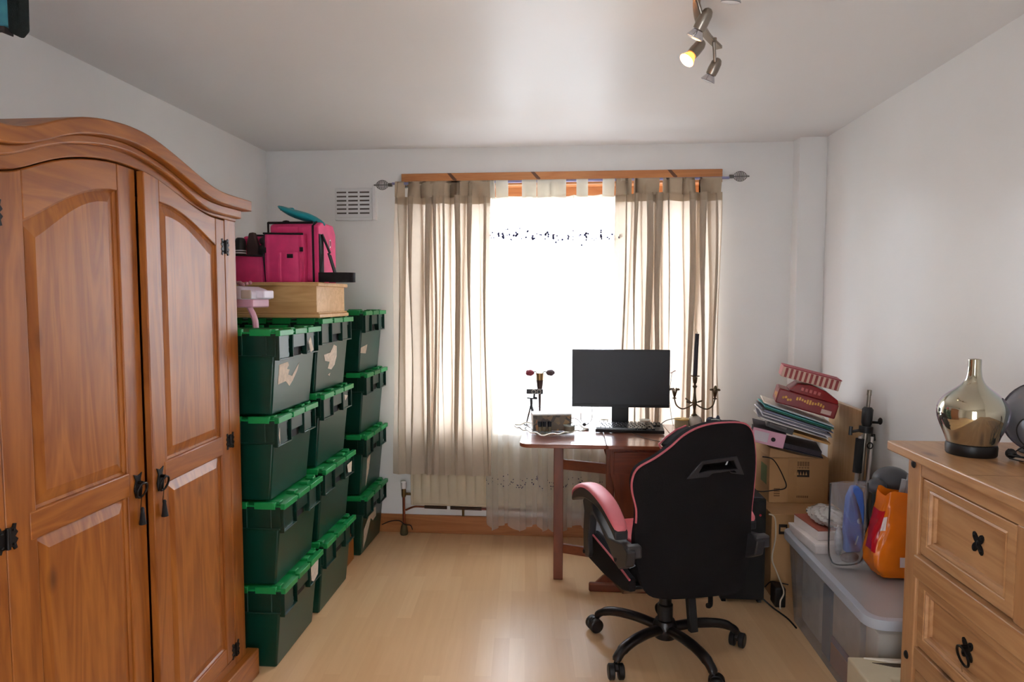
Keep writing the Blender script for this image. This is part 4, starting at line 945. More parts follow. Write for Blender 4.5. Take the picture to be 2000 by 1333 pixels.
# armrests
def arm(sx):
    u0 = -.285 if sx < 0 else .252; wv = .032
    top = [(-.215, .627), (-.16, .655), (-.08, .685), (.02, .700), (.12, .698), (.22, .672), (.30, .634), (.325, .600)]
    bot = [(.32, .578), (.24, .612), (.14, .640), (.02, .650), (-.08, .638), (-.16, .612), (-.215, .585)]
    cen = smoothpath([(f, z, 0) for f, z in top], 4); 
    m = MB(); nn = len(cen); vs = []; fs = []
    K = 10
    for i, p in enumerate(cen):
        t = i / (nn - 1); wid = wv * (.62 + .5 * math.sin(PI * min(1, max(0, t))) ** .5 if True else 1) * (.75 if i in (0, nn - 1) else 1)
        for k in range(K + 1):
            a = PI * k / K; x = math.cos(a) * wid; h = math.sin(a) ** .6 * .020
            vs.append(tuple(sl(u0 + x, p.x, p.y - .018 + h)))
        
    for i in range(nn - 1):
        for k in range(K): fs.append((i * (K + 1) + k, i * (K + 1) + k + 1, (i + 1) * (K + 1) + k + 1, (i + 1) * (K + 1) + k))
        fs.append((i * (K + 1), (i + 1) * (K + 1), (i + 1) * (K + 1) + K, i * (K + 1) + K))
    fs.append(tuple(range(K + 1))); fs.append(tuple((nn - 1) * (K + 1) + k for k in range(K + 1)))
    m.add(vs, fs); build(m, 'arm_pad', PINKV, ch, ang=60, label='pink padded arm rest')
    a = MB(); tp2 = [(p.x, p.y - .020) for p in cen]; bt2 = smoothpath([(f, z, 0) for f, z in bot], 4); 
    loop = [(p[0], p[1]) for p in tp2] + [(p.x, p.y - .012) for p in bt2]
    a.prism(loop, (tuple(CC + U * (u0 - .027)), U * 0 + Fd, Zu, U), 0, .054); build(a, 'arm_shell', mat('arm_plastic', (46, 46, 50), .42), ch, bevel=.006)
    # bracket: rear strut to the backrest and front strut to the seat
    a = MB(); a.prism([(.185, .625), (.10, .640), (.07, .60), (-.10, .545), (-.255, .575), (-.30, .56), (-.285, .50), (-.22, .465), (-.17, .475), (-.12, .505), (.0, .56), (.09, .58), (.118, .56), (.135, .46), (.125, .40), (.14, .37), (.175, .365), (.195, .39), (.20, .48), (.19, .56), (.21, .60)][::-1],
                      (tuple(CC + U * (u0 - .018 + (.006 if sx < 0 else -.006))), Fd, Zu, U), 0, .036)
    build(a, 'arm_bracket', mat('arm_plastic', (46, 46, 50)), ch, bevel=.005)
    a = MB(); o = sl(sx * .262, -.268, .548); a.M = Matrix.Translation(o) @ RZ(CYAW); a.box(-.030, .030, -.02, .02, -.022, .026); build(a, 'bracket_mount', mat('mount_plastic', (62, 62, 66), .35), ch, bevel=.008)
    for (f, z) in ((.160, .39), (-.21, .50)):
        a = MB(); p = sl(u0 + sx * .018, f, z); a.tube([tuple(p), tuple(p + U * sx * .006)], .008, 10)
        build(a, 'bracket_bolt', BLACKM, ch)
arm(-1); arm(1)
# mechanism, gas lift, base
m = MB(); m.M = Matrix.Translation(CC) @ RZ(CYAW); m.box(-.11, .11, -.13, .13, .315, .358); build(m, 'tilt_mechanism', BLACKM, ch, bevel=.006)
build(MB().lathe([(.030, .10), (.032, .11), (.032, .20), (.026, .205), (.026, .32)], 20, tuple(CC)), 'gas_lift_cover', BLACKP, ch)
m = MB(); m.M = Matrix.Translation(CC) @ RZ(CYAW); m.beam((.055, -.10, .335), (.060, -.13, .14), .03, .034, (1, 0, 0)); build(m, 'tilt_handle', BLACKM, ch, bevel=.004)
m = MB(); m.M = Matrix.Translation(CC) @ RZ(CYAW); m.tube([(.13, .05, .345), (.19, .04, .34), (.24, .02, .30)], .008, 8); build(m, 'height_lever', BLACKM, ch)
m = MB(); m.M = Matrix.Translation(CC) @ RZ(CYAW); m.tube(smoothpath([(.12, -.05, .33), (.23, .06, .26), (.265, .10, .13), (.26, .12, .11)], 5), .011, 8); build(m, 'footrest_tube', BLACKM, ch)
BM = mat('satin_black_metal', (30, 28, 30), .28, .3, spec=.7)
build(MB().lathe([(.028, .055), (.045, .062), (.050, .075), (.050, .115), (.040, .135), (.03, .138)], 24, tuple(CC)), 'base_hub', BM, ch)
for k, ad in enumerate((153, 225, 297, 9, 81)):
    a = rad(ad); dx, dy = math.cos(a), math.sin(a); R = .315
    pts = [(CC.x + dx * r, CC.y + dy * r, z) for r, z in ((.03, .10), (.12, .112), (.20, .112), (.26, .102), (.298, .082), (.31, .066))]
    m = MB(); m.tube(smoothpath(pts, 4), [.024] * 8 + [.023] * 6 + [.020] * 5 + [.017] * 2, 12, flat=.8); lg = build(m, 'base_leg', BM, ch)
    cx, cy = CC.x + dx * .313, CC.y + dy * .313
    ra = a + .9
    ax = Vector((math.cos(ra), math.sin(ra), 0)); sd = Vector((-ax.y, ax.x, 0)); c = Vector((cx, cy, .031)) + ax * .010
    m = MB()
    for s in (-1, 1):
        q0 = c + sd * s * .007; q1 = c + sd * s * .031
        m.tube([tuple(q0), tuple(q0 + sd * s * .003), tuple(q1 - sd * s * .004), tuple(q1)], [.026, .0308, .0308, .026], 20)
    cs = build(m, 'castor', BLACKP, ch)
    m = MB(); m.tube([(cx, cy, .030), (cx, cy, .07)], .0065, 8); m.prism([(-.02, 0.0), (-.026, .018), (-.012, .033), (.012, .033), (.026, .020), (.022, .01), (0, .004)], (tuple(c - Vector((0, 0, 0)) - sd * .007), ax, Zu, sd), 0, .014); build(m, 'castor_hood', BLACKP, cs, bevel=.002)

# ================================================================== PC, CARDBOARD BOXES, FILES
pc = thing('computer_tower', 'black computer tower on the floor right of the gaming chair', 'computer', (.86, 3.38, 0))
build(MB().box(.755, .965, 3.18, 3.60, .015, .515), 'tower_case', mat('case_black', (20, 20, 22), .55), pc, bevel=.004)
build(MB().box(.758, .962, 3.172, 3.18, .02, .51), 'front_panel', BLACKM, pc, bevel=.003)
build(MB().box(.765, .955, 3.19, 3.59, .515, .524), 'top_grille', DARKG, pc, bevel=.002)
m = MB()
for x in (.775, .945):
    for y_ in (3.2, 3.58): m.box(x - .01, x + .01, y_ - .012, y_ + .012, 0, .016)
build(m, 'feet', BLACKM, pc)
build(MB().ell((.935, 3.17, .44), (.006, .003, .006), 10, 6), 'power_light', mat('red_indicator', (190, 50, 60), .3), pc)

CARD = mat('brown_cardboard', (186, 142, 96), .85, var=.07, vs=6, bump=.1, bs=120); CARD2 = mat('brown_cardboard_flap', (196, 152, 106), .85, var=.05); TAPE = mat('brown_parcel_tape', (178, 134, 88), .3); INK = mat('black_print', (44, 34, 28), .8)
def cardbox(name, label, x0, x1, y0, y1, z0, z1):
    t = thing(name, label, 'box', ((x0 + x1) / 2, (y0 + y1) / 2, z0))
    build(MB().box(x0, x1, y0, y1, z0, z1 - .003), 'carton_body', CARD, t, bevel=.003)
    ym = (y0 + y1) / 2
    build(MB().box(x0 - .001, x1 + .001, y0 - .001, ym - .002, z1 - .003, z1), 'carton_flap', CARD2, t, bevel=.001); build(MB().box(x0 - .001, x1 + .001, ym + .002, y1 + .001, z1 - .003, z1), 'carton_flap', CARD2, t, bevel=.001)
    return t
b1 = cardbox('cardboard_box', 'large brown cardboard box on the floor behind the computer tower', 1.02, 1.385, 3.27, 3.80, 0, .415)
m = MB(); m.box(1.055, 1.095, 3.268, 3.2705, .315, .365); build(m, 'printed_label', INK, b1); build(MB().box(1.062, 1.088, 3.2665, 3.269, .33, .35), 'label_window', CARD2, b1)
b2 = cardbox('cardboard_box', 'brown cardboard box with dark printing on top of the other carton', 1.06, 1.36, 3.46, 3.80, .415, .655)
fy = 3.459
build(MB().prism([(1.058, .655), (1.30, .655), (1.20, .672), (1.062, .706)], 'Y', 3.461, 3.79), 'raised_flap', CARD2, b2, bevel=.002)
m = MB(); m.box(1.175, 1.262, fy - .0012, fy + .001, .555, .592); lb_ = build(m, 'printed_label', INK, b2)
m = MB(); 
for i in range(7): m.box(1.176 + i * .0125, 1.176 + i * .0125 + .009, fy - .0012, fy, .612, .636)
for i in range(6): m.box(1.18 + i * .014, 1.18 + i * .014 + .010, fy - .0012, fy, .600, .607)
for i in range(8): m.box(1.178 + i * .0105, 1.178 + i * .0105 + .007, fy - .0012, fy, .445, .456)
build(m, 'print_lettering', mat('faded_print', (128, 90, 58), .8), b2)
m = MB()
for i in range(5): m.prism([(1.185 + i * .014, .565), (1.195 + i * .014, .565), (1.19 + i * .014, .585)], 'Y', fy - .002, fy - .0011)
build(m, 'label_letters', CARD2, b2)
build(MB().box(1.155, 1.20, fy - .0014, fy, .416, .654), 'parcel_tape', TAPE, b2)
m = MB(); m.box(1.0585, 1.0598, 3.50, 3.60, .50, .60); build(m, 'side_print', mat('green_print', (110, 120, 76), .8), b2)
m = MB()
for (xx, n_) in ((1.085, 4),):
    for i in range(n_): m.box(xx, xx + .03, fy - .0012, fy, .45 + i * .012, .456 + i * .012)
build(m, 'care_marks', mat('faded_print', (128, 90, 58)), b2)
solo(MB().tube(smoothpath([(1.02, 3.45, .66), (1.075, 3.44, .645), (1.13, 3.445, .55), (1.14, 3.445, .50), (1.08, 3.445, .485), (1.0, 3.44, .48), (.97, 3.5, .50)]), .003, 6), 'thin_cable', BLACKP,
     'thin dark cable looping down the front of the upper cardboard box', 'cable')
solo(MB().tube(smoothpath([(1.0, 3.255, .42), (1.03, 3.255, .40), (1.035, 3.255, .30), (1.02, 3.25, .20), (1.035, 3.22, .14), (1.03, 3.10, .10), (1.0, 3.05, .075), (.99, 3.02, .05)]), .0035, 6), 'white_cable', mat('cream_cable', (206, 192, 172), .5),
     'cream white cable hanging in front of the lower cardboard box', 'cable')
solo(MB().tube(smoothpath([(.955, 3.165, .03), (.99, 3.13, .006), (1.01, 3.08, .004), (1.028, 3.02, .004), (1.036, 2.94, .004)]), .004, 6), 'black_cable', BLACKP, 'black mains cable on the floor between computer tower and clear box', 'cable')
solo(MB().tube(smoothpath([(.975, 3.20, .075), (1.02, 3.255, .078), (1.07, 3.255, .072), (1.1, 3.245, .07)]), .003, 6), 'thin_cable', BLACKP, 'black cable crossing low in front of the lower cardboard box', 'cable')
g = thing('power_adapter', 'small black adapter on the floor at the corner of the clear box', 'adapter', (1.03, 3.17, 0)); build(MB().box(1.005, 1.055, 3.14, 3.22, 0, .095), 'adapter_body', BLACKP, g, bevel=.006)

# stack of files on the cardboard box
def plank(name, m_, label, cat, cx, cy, z, w_, d_, h, yaw, rollx, group=None, ps=None):
    t = thing(name, label, cat, (cx, cy, z), rad(yaw), group)
    M = X3(cx, cy, z) @ RZ(rad(yaw)) @ Matrix.Rotation(rad(rollx), 4, 'Y')
    return t, M
TILT = 13
FZ = .662
# pink lever arch file
t, M = plank('lever_arch_file', None, 'pale pink lever arch file at the bottom of the paper stack', 'file', 1.05, 3.47, FZ + .06, .3, .3, .07, 8, TILT)
M = X3(1.00, 3.42, FZ + .075) @ RZ(rad(-14)) @ Matrix.Rotation(rad(11), 4, 'Y')
PKF = mat('pale_pink_card', (222, 168, 190), .6)
m = MB(); m.M = M; m.box(-.03, .0, .0, .30, 0.0, .075); 
m = MB(); m.M = M; m.box(-.04, .26, 0, .006, .0, .07); 
sp = MB(); sp.M = M; sp.box(-.05, .11, -.004, .0, 0.0, .075); build(sp, 'file_spine', PKF, t, bevel=.002)
sp = MB(); sp.M = M; sp.tube([(.055, -.006, .035), (.055, -.003, .035)], .011, 16); build(sp, 'finger_hole', BLACKM, t)
sp = MB(); sp.M = M; sp.box(-.04, .03, -.0055, -.0038, .012, .062); build(sp, 'spine_label', mat('pale_grey_label', (216, 206, 214), .7), t)
sp = MB(); sp.M = M; sp.box(-.05, .11, 0, .26, .073, .076).box(-.05, .11, 0, .26, 0, .003).box(-.045, .105, .01, .25, .004, .045); build(sp, 'file_cover', mat('dark_mottled_card', (52, 46, 54), .7, var=.3, vs=60), t)
sp = MB(); sp.M = M; sp.box(.11, .30, .0, .26, .0, .004).box(.11, .29, .01, .25, .006, .03); build(sp, 'file_contents', mat('dark_mottled_card', (52, 46, 54)), t)
def sheetstack(name, label, cat, x, y, z, L_, D_, h, yaw, tilt, m_, group=None, extra=None, bevel=.002):
    t = thing(name, label, cat, (x, y, z), group=group)
    M = X3(x, y, z) @ RZ(rad(yaw)) @ Matrix.Rotation(rad(tilt), 4, 'Y')
    b_ = MB(); b_.M = M; b_.box(0, L_, 0, D_, 0, h); build(b_, extra or 'cover', m_, t, bevel=min(bevel, h * .3)); return t, M
g, M = sheetstack('black_book', 'thick black book tilted on the pink lever arch file', 'book', 1.02, 3.40, .828, .13, .24, .042, -14, 16, mat('black_book_cover', (30, 26, 28), .4), extra='book_block')
b_ = MB(); b_.M = M; b_.box(.012, .095, -.0012, 0, .016, .026); build(b_, 'spine_print', mat('faint_grey_print', (92, 86, 86), .6), g)
g, M = sheetstack('manila_folder', 'buff manila folder sticking out under the paper stack', 'folder', 1.10, 3.405, .805, .235, .26, .012, -10, 15, mat('buff_card', (206, 162, 104), .8))
cols = [((222, 218, 212), 'cream'), ((150, 148, 156), 'grey'), ((196, 196, 206), 'pale lilac'), ((120, 120, 132), 'slate'), ((206, 204, 210), 'white'), ((150, 158, 190), 'pale blue'), ((92, 92, 100), 'dark grey'), ((52, 112, 92), 'green'), ((84, 160, 162), 'teal'), ((196, 208, 214), 'ice blue'), ((232, 226, 214), 'ivory')]
rs_ = random.Random(9)
for i, (c, nm) in enumerate(cols):
    x = .985 + .012 * rs_.uniform(-1, 1) + i * .003; z = .872 + i * .0078
    L_ = .335 + rs_.uniform(-.012, .012)
    sheetstack('paper_folder', nm + ' folder of papers in the slanting pile, ' + ('lowest one' if i == 0 else 'topmost one' if i == len(cols) - 1 else 'resting on the %s one' % cols[i - 1][1]), 'folder', x, 3.385 + rs_.uniform(-.015, .015), z, L_, .25, .0066, -10 + rs_.uniform(-3, 3), 16 + .2 * i, mat('card_' + nm.replace(' ', '_'), c, .7, var=.12, vs=50), group='coloured paper folders in the slanting pile')
RED = mat('dark_red_carton', (126, 24, 30), .3, var=.15, vs=10); 
g, M = sheetstack('chocolate_box', 'dark red gift box with gold writing near the top of the pile', 'box', 1.055, 3.38, .958, .285, .19, .075, -13, 15, RED, extra='carton', bevel=.006)
b_ = MB(); b_.M = M
for i in range(11): b_.box(.09 + i * .0125, .09 + i * .0125 + .008, -.001, 0, .040 + .004 * math.sin(i), .056 + .004 * math.sin(i * 1.7))
for i in range(4): b_.ell((.03 + i * .012, -.0005, .035 + .006 * math.sin(i * 2)), (.006, .001, .007), 8, 5)
build(b_, 'gold_lettering', mat('gold_print', (206, 150, 70), .4, .4), g)
b_ = MB(); b_.M = M; b_.box(.215, .262, -.0012, 0, .012, .034); build(b_, 'price_label', mat('label_pinkish', (206, 176, 168), .6), g)
b_ = MB(); b_.M = M; b_.box(-.0012, 0, .02, .06, .02, .05).box(-.001, 0, .08, .13, .025, .045); build(b_, 'end_label', mat('gold_print', (206, 150, 70)), g)
g = thing('red_carton', 'open glossy red cardboard lid bulging under the striped box', 'carton', (1.20, 3.42, 1.02))
m = MB(); M = X3(1.12, 3.37, 1.018) @ RZ(rad(-13)) @ Matrix.Rotation(rad(15), 4, 'Y'); m.M = M
m.prism([(0, .008), (.03, .045), (.09, .058), (.16, .048), (.225, .02), (.235, -.0), (.0, 0)], 'Y', 0, .17); build(m, 'curved_lid', mat('glossy_red', (140, 18, 26), .2), g, bevel=.003)
b_ = MB(); b_.M = M
for i in range(5): b_.box(.05 + i * .02, .062 + i * .02, -.0012, 0, .018, .034)
build(b_, 'lid_lettering', mat('rose_print', (206, 96, 96), .4), g)
g, M = sheetstack('striped_box', 'red and cream striped box lying on top of the whole pile', 'box', 1.075, 3.36, 1.092, .27, .16, .052, -13, 14, mat('cream_card', (214, 184, 166), .6), extra='box_body')
b_ = MB(); b_.M = M; b_.box(-.002, .272, -.002, .162, .052, .056); build(b_, 'red_lid', mat('crimson_card', (158, 30, 54), .5), g)
b_ = MB(); b_.M = M
for i in range(11): b_.box(.012 + i * .0236, .012 + i * .0236 + .012, -.0012, 0, 0.002, .05)
build(b_, 'stripe', mat('brick_stripe', (150, 62, 62), .6), g)
b_ = MB(); b_.M = M; b_.box(-.0012, 0, 0.002, .158, .002, .05); build(b_, 'end_panel', mat('rose_card', (196, 126, 124), .6), g)

# tan board leaning on the right wall
solo(MB().prism([(3.20, 0), (3.60, 0), (3.60, .945), (3.20, .945)], 'X', 1.405, 1.43), 'wooden_board', SHELFW, 'upright pale wooden board standing against the right wall behind the papers', 'board', bevel=.002)

# telescopic stand
sd_ = thing('lighting_stand', 'folded black and grey telescopic tripod stand leaning by the right wall', 'stand', (1.35, 3.145, 0))
A = Vector((1.335, 3.12, 0)); B = Vector((1.412, 3.155, 1.055)); D_ = (B - A)
def at_(z, off=(0, 0)): p = A + D_ * (z / 1.055); return (p.x + off[0], p.y + off[1], z)
build(MB().tube([at_(.0), at_(.95)], .010, 12), 'inner_pole', STEEL, sd_)
build(MB().tube([at_(.97), at_(1.055)], .008, 12).tube([at_(1.03), at_(1.055)], .010, 12), 'spigot', STEEL, sd_)
build(MB().tube([at_(.885), at_(.90), at_(.965), at_(.975)], [.018, .023, .024, .016], 16), 'top_collar', BLACKP, sd_)
for k, (dx, dy) in enumerate(((-.028, -.012), (.022, -.018), (0, .026))):
    build(MB().tube([at_(.05 , (dx, dy)), at_(.84, (dx, dy))], .0085, 10), 'leg', mat('pale_alloy', (186, 180, 176), .35, .8), sd_)
build(MB().tube([at_(.67, (-.028, -.014)), at_(.83, (-.028, -.014))], .019, 14), 'foam_grip', BLACKM, sd_)
build(MB().tube([at_(.855), at_(.885)], .030, 14).tube([at_(.86, (-.07, -.01)), at_(.87, (0, 0))], .007, 8).tube([at_(.845, (-.072, -.01)), at_(.885, (-.072, -.01))], .009, 8)
      .tube([at_(.905, (.0, 0)), at_(.905, (.05, -.01))], .006, 8).ell(at_(.912, (.055, -.012)), (.011, .008, .017), 10, 6).tube([at_(.85, (.03, -.01)), at_(.82, (.035, -.01))], .009, 8), 'leg_clamp', BLACKP, sd_)
m = MB(); m.tube([(at_(.80)[0] + .012 * math.cos(2 * PI * i / 14) + .012, at_(.8)[1] - .03, .80 + .014 * math.sin(2 * PI * i / 14)) for i in range(14)], .003, 6, closed=True); build(m, 'hook_ring', BLACKP, sd_)
build(MB().tube([at_(.60, (.0, -.0)), at_(.63)], .022, 12).tube([at_(.61, (-.03, -.02)), at_(.61, (.03, -.02))], .006, 8), 'lower_clamp', BLACKP, sd_)
build(MB().tube([at_(.02), at_(.0)], .012, 8), 'foot', BLACKM, sd_)

# ================================================================== CLEAR STORAGE BOX
CB = sheer('frosted_clear_plastic', (200, 206, 216), .66, .2, .6)
cbx = thing('clear_storage_box', 'large clear plastic storage box with lid on the floor beside the dresser', 'box', (1.20, 2.64, 0))
LZ = .41
def shell(x0, x1, y0, y1, z0, z1, tx):
    m = MB(); b_ = rrect(x0, x1, y0, y1, .04, n=5); t_ = rrect(x0 - tx, x1 + tx, y0 - tx, y1 + tx, .045, n=5); n = len(b_)
    m.add([(p[0], p[1], z0) for p in b_] + [(p[0], p[1], z1) for p in t_], [(i, (i + 1) % n, (i + 1) % n + n, i + n) for i in range(n)] + [tuple(range(n))]); return m
build(shell(1.05, 1.365, 2.245, 3.045, .002, LZ - .03, .025), 'box_body', CB, cbx, recalc=True)
m = MB(); m.prism(rrect(1.008, 1.40, 2.20, 3.098, .06), 'Z', LZ - .04, LZ - .005); 
m = MB(); o_ = rrect(1.008, 1.40, 2.20, 3.098, .06); i_ = rrect(1.035, 1.375, 2.227, 3.07, .045)
m.prism(o_, 'Z', LZ - .035, LZ, holes=[i_[::-1]]); build(m, 'lid_rim', sheer('lid_rim_plastic', (196, 204, 216), .25, .3, .6), cbx, bevel=.008, seg=3)
build(MB().prism(i_, 'Z', LZ - .014, LZ - .010), 'lid_panel', sheer('lid_panel_plastic', (208, 206, 206), .45, .3, .5), cbx)
# contents
def item(name, label, cat, m_, *bx, bev=.004):
    t = MB().box(*bx); return solo(t, name, m_, label, cat, bevel=bev)
item('white_folded_towels', 'whitish folded cloth pile filling the far end of the clear box', 'cloth', mat('offwhite_cloth', (190, 186, 182), .9, var=.15), 1.075, 1.33, 2.76, 3.02, .008, .34, bev=.03)
item('blue_case', 'blue grey case standing inside the clear box', 'case', mat('blue_grey_case', (70, 96, 128), .6), 1.07, 1.30, 2.66, 2.745, .008, .30)
item('paper_pack', 'pale boxed paper pack inside the near end of the clear box', 'paper', mat('pale_paper', (214, 206, 196), .8, var=.1), 1.07, 1.33, 2.40, 2.64, .13, .33)
item('purple_folder', 'mauve folder lying inside the clear box', 'folder', mat('mauve_card', (112, 100, 140), .7), 1.068, 1.34, 2.39, 2.645, .100, .128)
item('red_brown_book', 'red brown book at the bottom of the clear box', 'book', mat('russet_cover', (168, 104, 84), .7, var=.1), 1.068, 1.30, 2.36, 2.65, .008, .098)
item('cream_carton', 'cream carton at the near end inside the clear box', 'carton', mat('cream_carton', (212, 196, 166), .7), 1.068, 1.33, 2.26, 2.352, .008, .335)
# on the lid
wbx = thing('white_carton', 'flat white cardboard carton lying on the clear box lid', 'carton', (1.13, 3.0, LZ))
def WM(mb, x, y, z, a): mb.M = X3(x, y, z) @ RZ(rad(a)); return mb
build(WM(MB(), 1.055, 2.80, LZ - .01, 4).box(0, .17, 0, .27, 0, .042), 'carton_body', mat('white_card', (214, 204, 200), .6), wbx, bevel=.002)
build(WM(MB(), 1.055, 2.80, LZ + .032, 4).box(-.003, .173, -.003, .273, -.008, .001), 'carton_lid', mat('white_card_lid', (226, 216, 212), .6), wbx, bevel=.001)
wb2 = thing('white_carton', 'smaller white carton with red edge under the clear wrapped parcel', 'carton', (1.15, 3.0, LZ + .034))
build(WM(MB(), 1.08, 2.84, LZ + .034, 7).box(0, .15, 0, .22, 0, .04), 'carton_body', mat('white_card', (214, 204, 200)), wb2, bevel=.002)
build(WM(MB(), 1.08, 2.84, LZ + .074, 7).box(0.0, .15, 0, .22, 0, .004), 'red_edge', mat('brick_edge', (160, 84, 66), .6), wb2)
wp = thing('wrapped_parcel', 'crumpled clear plastic wrapped parcel on the white cartons', 'parcel', (1.15, 2.95, LZ + .078))
def crump(c, r, seed, amp=.25, nu=36, nv=18):
    rn = random.Random(seed); K = [(rn.uniform(2, 7), rn.uniform(2, 7), rn.uniform(0, 6), rn.uniform(.3, 1)) for _ in range(7)]
    def fn(u, v):
        a = 2 * PI * u; b = PI * (v - .5); q = sum(k[3] * abs(math.sin(k[0] // 1 * a + k[1] * b + k[2])) for k in K) / 7 * amp + 1 - amp / 2
        return (c[0] + r[0] * math.cos(b) * math.cos(a) * q, c[1] + r[1] * math.cos(b) * math.sin(a) * q, c[2] + r[2] * math.sin(b) * q)
    m = MB(); m.grid(fn, nu, nv); return m
build(crump((1.155, 2.945, LZ + .112), (.075, .11, .040), 3, amp=.7), 'crumpled_wrap', sheer('crumpled_film', (216, 212, 206), .3, .12, 1.0), wp, ang=25)
build(crump((1.155, 2.945, LZ + .102), (.052, .085, .022), 8, amp=.5), 'wrapped_item', mat('grey_green_item', (120, 124, 112), .5, var=.4, vs=40), wp, ang=20)
build(MB().tube([(1.15, 2.90, LZ + .10), (1.18, 2.86, LZ + .095)], [.016, .018], 12), 'roll_end', WHITE, wp)
# clear zip pouch with blue bottle
zp = thing('clear_pouch', 'tall clear plastic pouch with black zip edge on the clear box', 'pouch', (1.15, 2.68, LZ))
def ZM(mb): mb.M = X3(1.125, 2.66, LZ + .002) @ RZ(rad(10)); return mb
def zf(sgn):
    def fn(u, v):
        x = -.078 + .156 * u; z = .34 * v; th = .034 * math.sin(PI * u) ** .6 * (1 - .7 * v) + .004 * math.sin(13 * u + 9 * v)
        if v < .12: x *= .86 + 1.16 * v
        return (x, sgn * th, z)
    return fn
m = ZM(MB()); m.grid(zf(-1), 22, 22); m.grid(zf(1), 22, 22); build(m, 'pouch_film', sheer('pouch_film', (214, 216, 222), .84, .06, 1.0), zp, ang=60, recalc=False)
m = ZM(MB()); m.tube(smoothpath([(-.078, 0, .335), (-.078, 0, .1), (-.068, 0, .03), (-.04, 0, .004), (.04, 0, .004), (.068, 0, .03), (.078, 0, .1), (.078, 0, .335)], 6), .0032, 7); build(m, 'pouch_edge', BLACKP, zp)
bo = thing('blue_bottle', 'blue flattened plastic bottle inside the clear zip pouch', 'bottle', (1.14, 2.65, LZ + .05))
BLUE = mat('blue_plastic', (58, 98, 178), .35, var=.1)
m = ZM(MB()); m.prism(rrect(-.005, .058, -.0, .01, .004), 'Z', .05, .06)
m = ZM(MB()); m.prism([(-.012, .055), (.052, .055), (.062, .10), (.062, .24), (.054, .30), (.034, .325), (.010, .325), (-.010, .28), (-.018, .15)], 'Y', -.014, .014); build(m, 'bottle_body', BLUE, bo, bevel=.008, seg=3)
m = ZM(MB()); m.ell((.038, -.016, .185), (.010, .002, .012), 10, 6); m.tube([(.024, -.016, .09), (.034, -.016, .125)], .003, 6); build(m, 'bottle_print', mat('pale_blue_print', (190, 206, 226), .5), bo)
m = ZM(MB()); m.ell((.012, -.0, .032), (.04, .014, .022), 12, 7); 
solo(m, 'brown_contents', mat('brown_grey_bits', (110, 96, 90), .8, var=.4, vs=60), 'small brown odds and ends in the bottom of the clear pouch', 'contents')
m = ZM(MB()); m.ell((-.036, 0, .10), (.018, .012, .06), 12, 8); solo(m, 'silver_packet', mat('grey_silver_packet', (146, 146, 150), .3, .3, var=.3, vs=60), 'crumpled silvery packet in the left of the clear pouch', 'packet')
# orange carrier bag
og = thing('orange_carrier_bag', 'shiny orange plastic carrier bag with red patch on the clear box', 'bag', (1.29, 2.58, LZ))
ORG = mat('orange_film', (236, 122, 22), .22, var=.08, vs=10)
def of(u, v):
    a = 2 * PI * u; q = lambda s, p=.5: math.copysign(abs(s) ** p, s)
    cx, cy = 1.285, 2.60; w_ = .095 + .012 * math.sin(v * 5) - .02 * v * v; d_ = .07 * (1 - .35 * v)
    if v < .12: w_ *= .8 + 1.7 * v; d_ *= .7 + 2.5 * v
    rr = 1 + .05 * math.sin(5 * a + 7 * v) + .04 * abs(math.sin(9 * a - 11 * v))
    z = .325 * v + (.012 * math.sin(3 * a + 1) * v ** 2)
    return (cx + w_ * q(math.cos(a)) * rr, cy + d_ * q(math.sin(a)) * rr, LZ + .001 + max(0, z))
m = MB(); m.grid(of, 60, 26); m.add([of(i / 60, 0) for i in range(60)], [tuple(range(60))]); build(m, 'bag_film', ORG, og, ang=50, recalc=False)
def sub(u0, u1, v0, v1, off, n=10):
    def fn(u, v):
        p = Vector(of(u0 + (u1 - u0) * u, v0 + (v1 - v0) * v)); c = Vector((1.285, 2.60, p.z)); d = (p - c).normalized(); return p + d * off
    m = MB(); m.grid(fn, n, n); return m
build(sub(.47, .60, .30, .80, .0012), 'red_patch', mat('red_film', (190, 20, 34), .22), og, recalc=False, ang=60)
build(sub(.60, .66, .56, .72, .0014), 'white_lettering', mat('white_film', (236, 222, 220), .3), og, recalc=False)
build(sub(.745, .80, .15, .27, .0014, 6), 'barcode_patch', mat('white_film', (236, 222, 220)), og, recalc=False)
for i in range(5): build(sub(.75, .795, .165 + i * .02, .172 + i * .02, .0022, 5), 'barcode_bar', mat('dark_bar', (70, 60, 56), .6), og, recalc=False)
for (x, h, lb) in ((1.292, .085, 'left'), (1.312, .125, 'right, longer')):
    g = thing('plastic_tube', 'clear grey plastic tube poking out of the orange bag, ' + lb + ' one', 'tube', (x, 2.60, LZ + .29), group='grey plastic tubes in the orange bag')
    build(MB().tube([(x - .005, 2.60, LZ + .27), (x + .012, 2.60, LZ + .33 + h * .5)], .010, 12), 'tube_wall', mat('clear_grey_tube', (196, 200, 206), .15, trans=.4), g)
# dark hood shape behind
hd_ = thing('dark_helmet', 'dark grey rounded plastic hood with peak resting on the orange bag', 'helmet', (1.28, 2.74, LZ + .2))
DH = mat('charcoal_plastic', (70, 72, 78), .4)
m = MB(); m.ell((1.325, 2.74, LZ + .325), (.075, .065, .062), 28, 14); build(m, 'hood_shell', DH, hd_)
m = MB(); m.ell((1.243, 2.69, LZ + .318), (.038, .034, .032), 20, 10); build(m, 'hood_peak', DH, hd_)
m = MB(); m.tube([(1.30, 2.76, LZ - .004), (1.31, 2.76, LZ + .32)], .045, 14); build(m, 'hood_stem', BLACKM, hd_)
solo(MB().tube(smoothpath([(1.205, 2.68, LZ + .32), (1.20, 2.66, LZ + .20), (1.205, 2.64, LZ + .05), (1.21, 2.66, LZ + .005)]), .0035, 6), 'hanging_cable', BLACKP, 'black cord hanging from the dark hood between pouch and orange bag', 'cable')

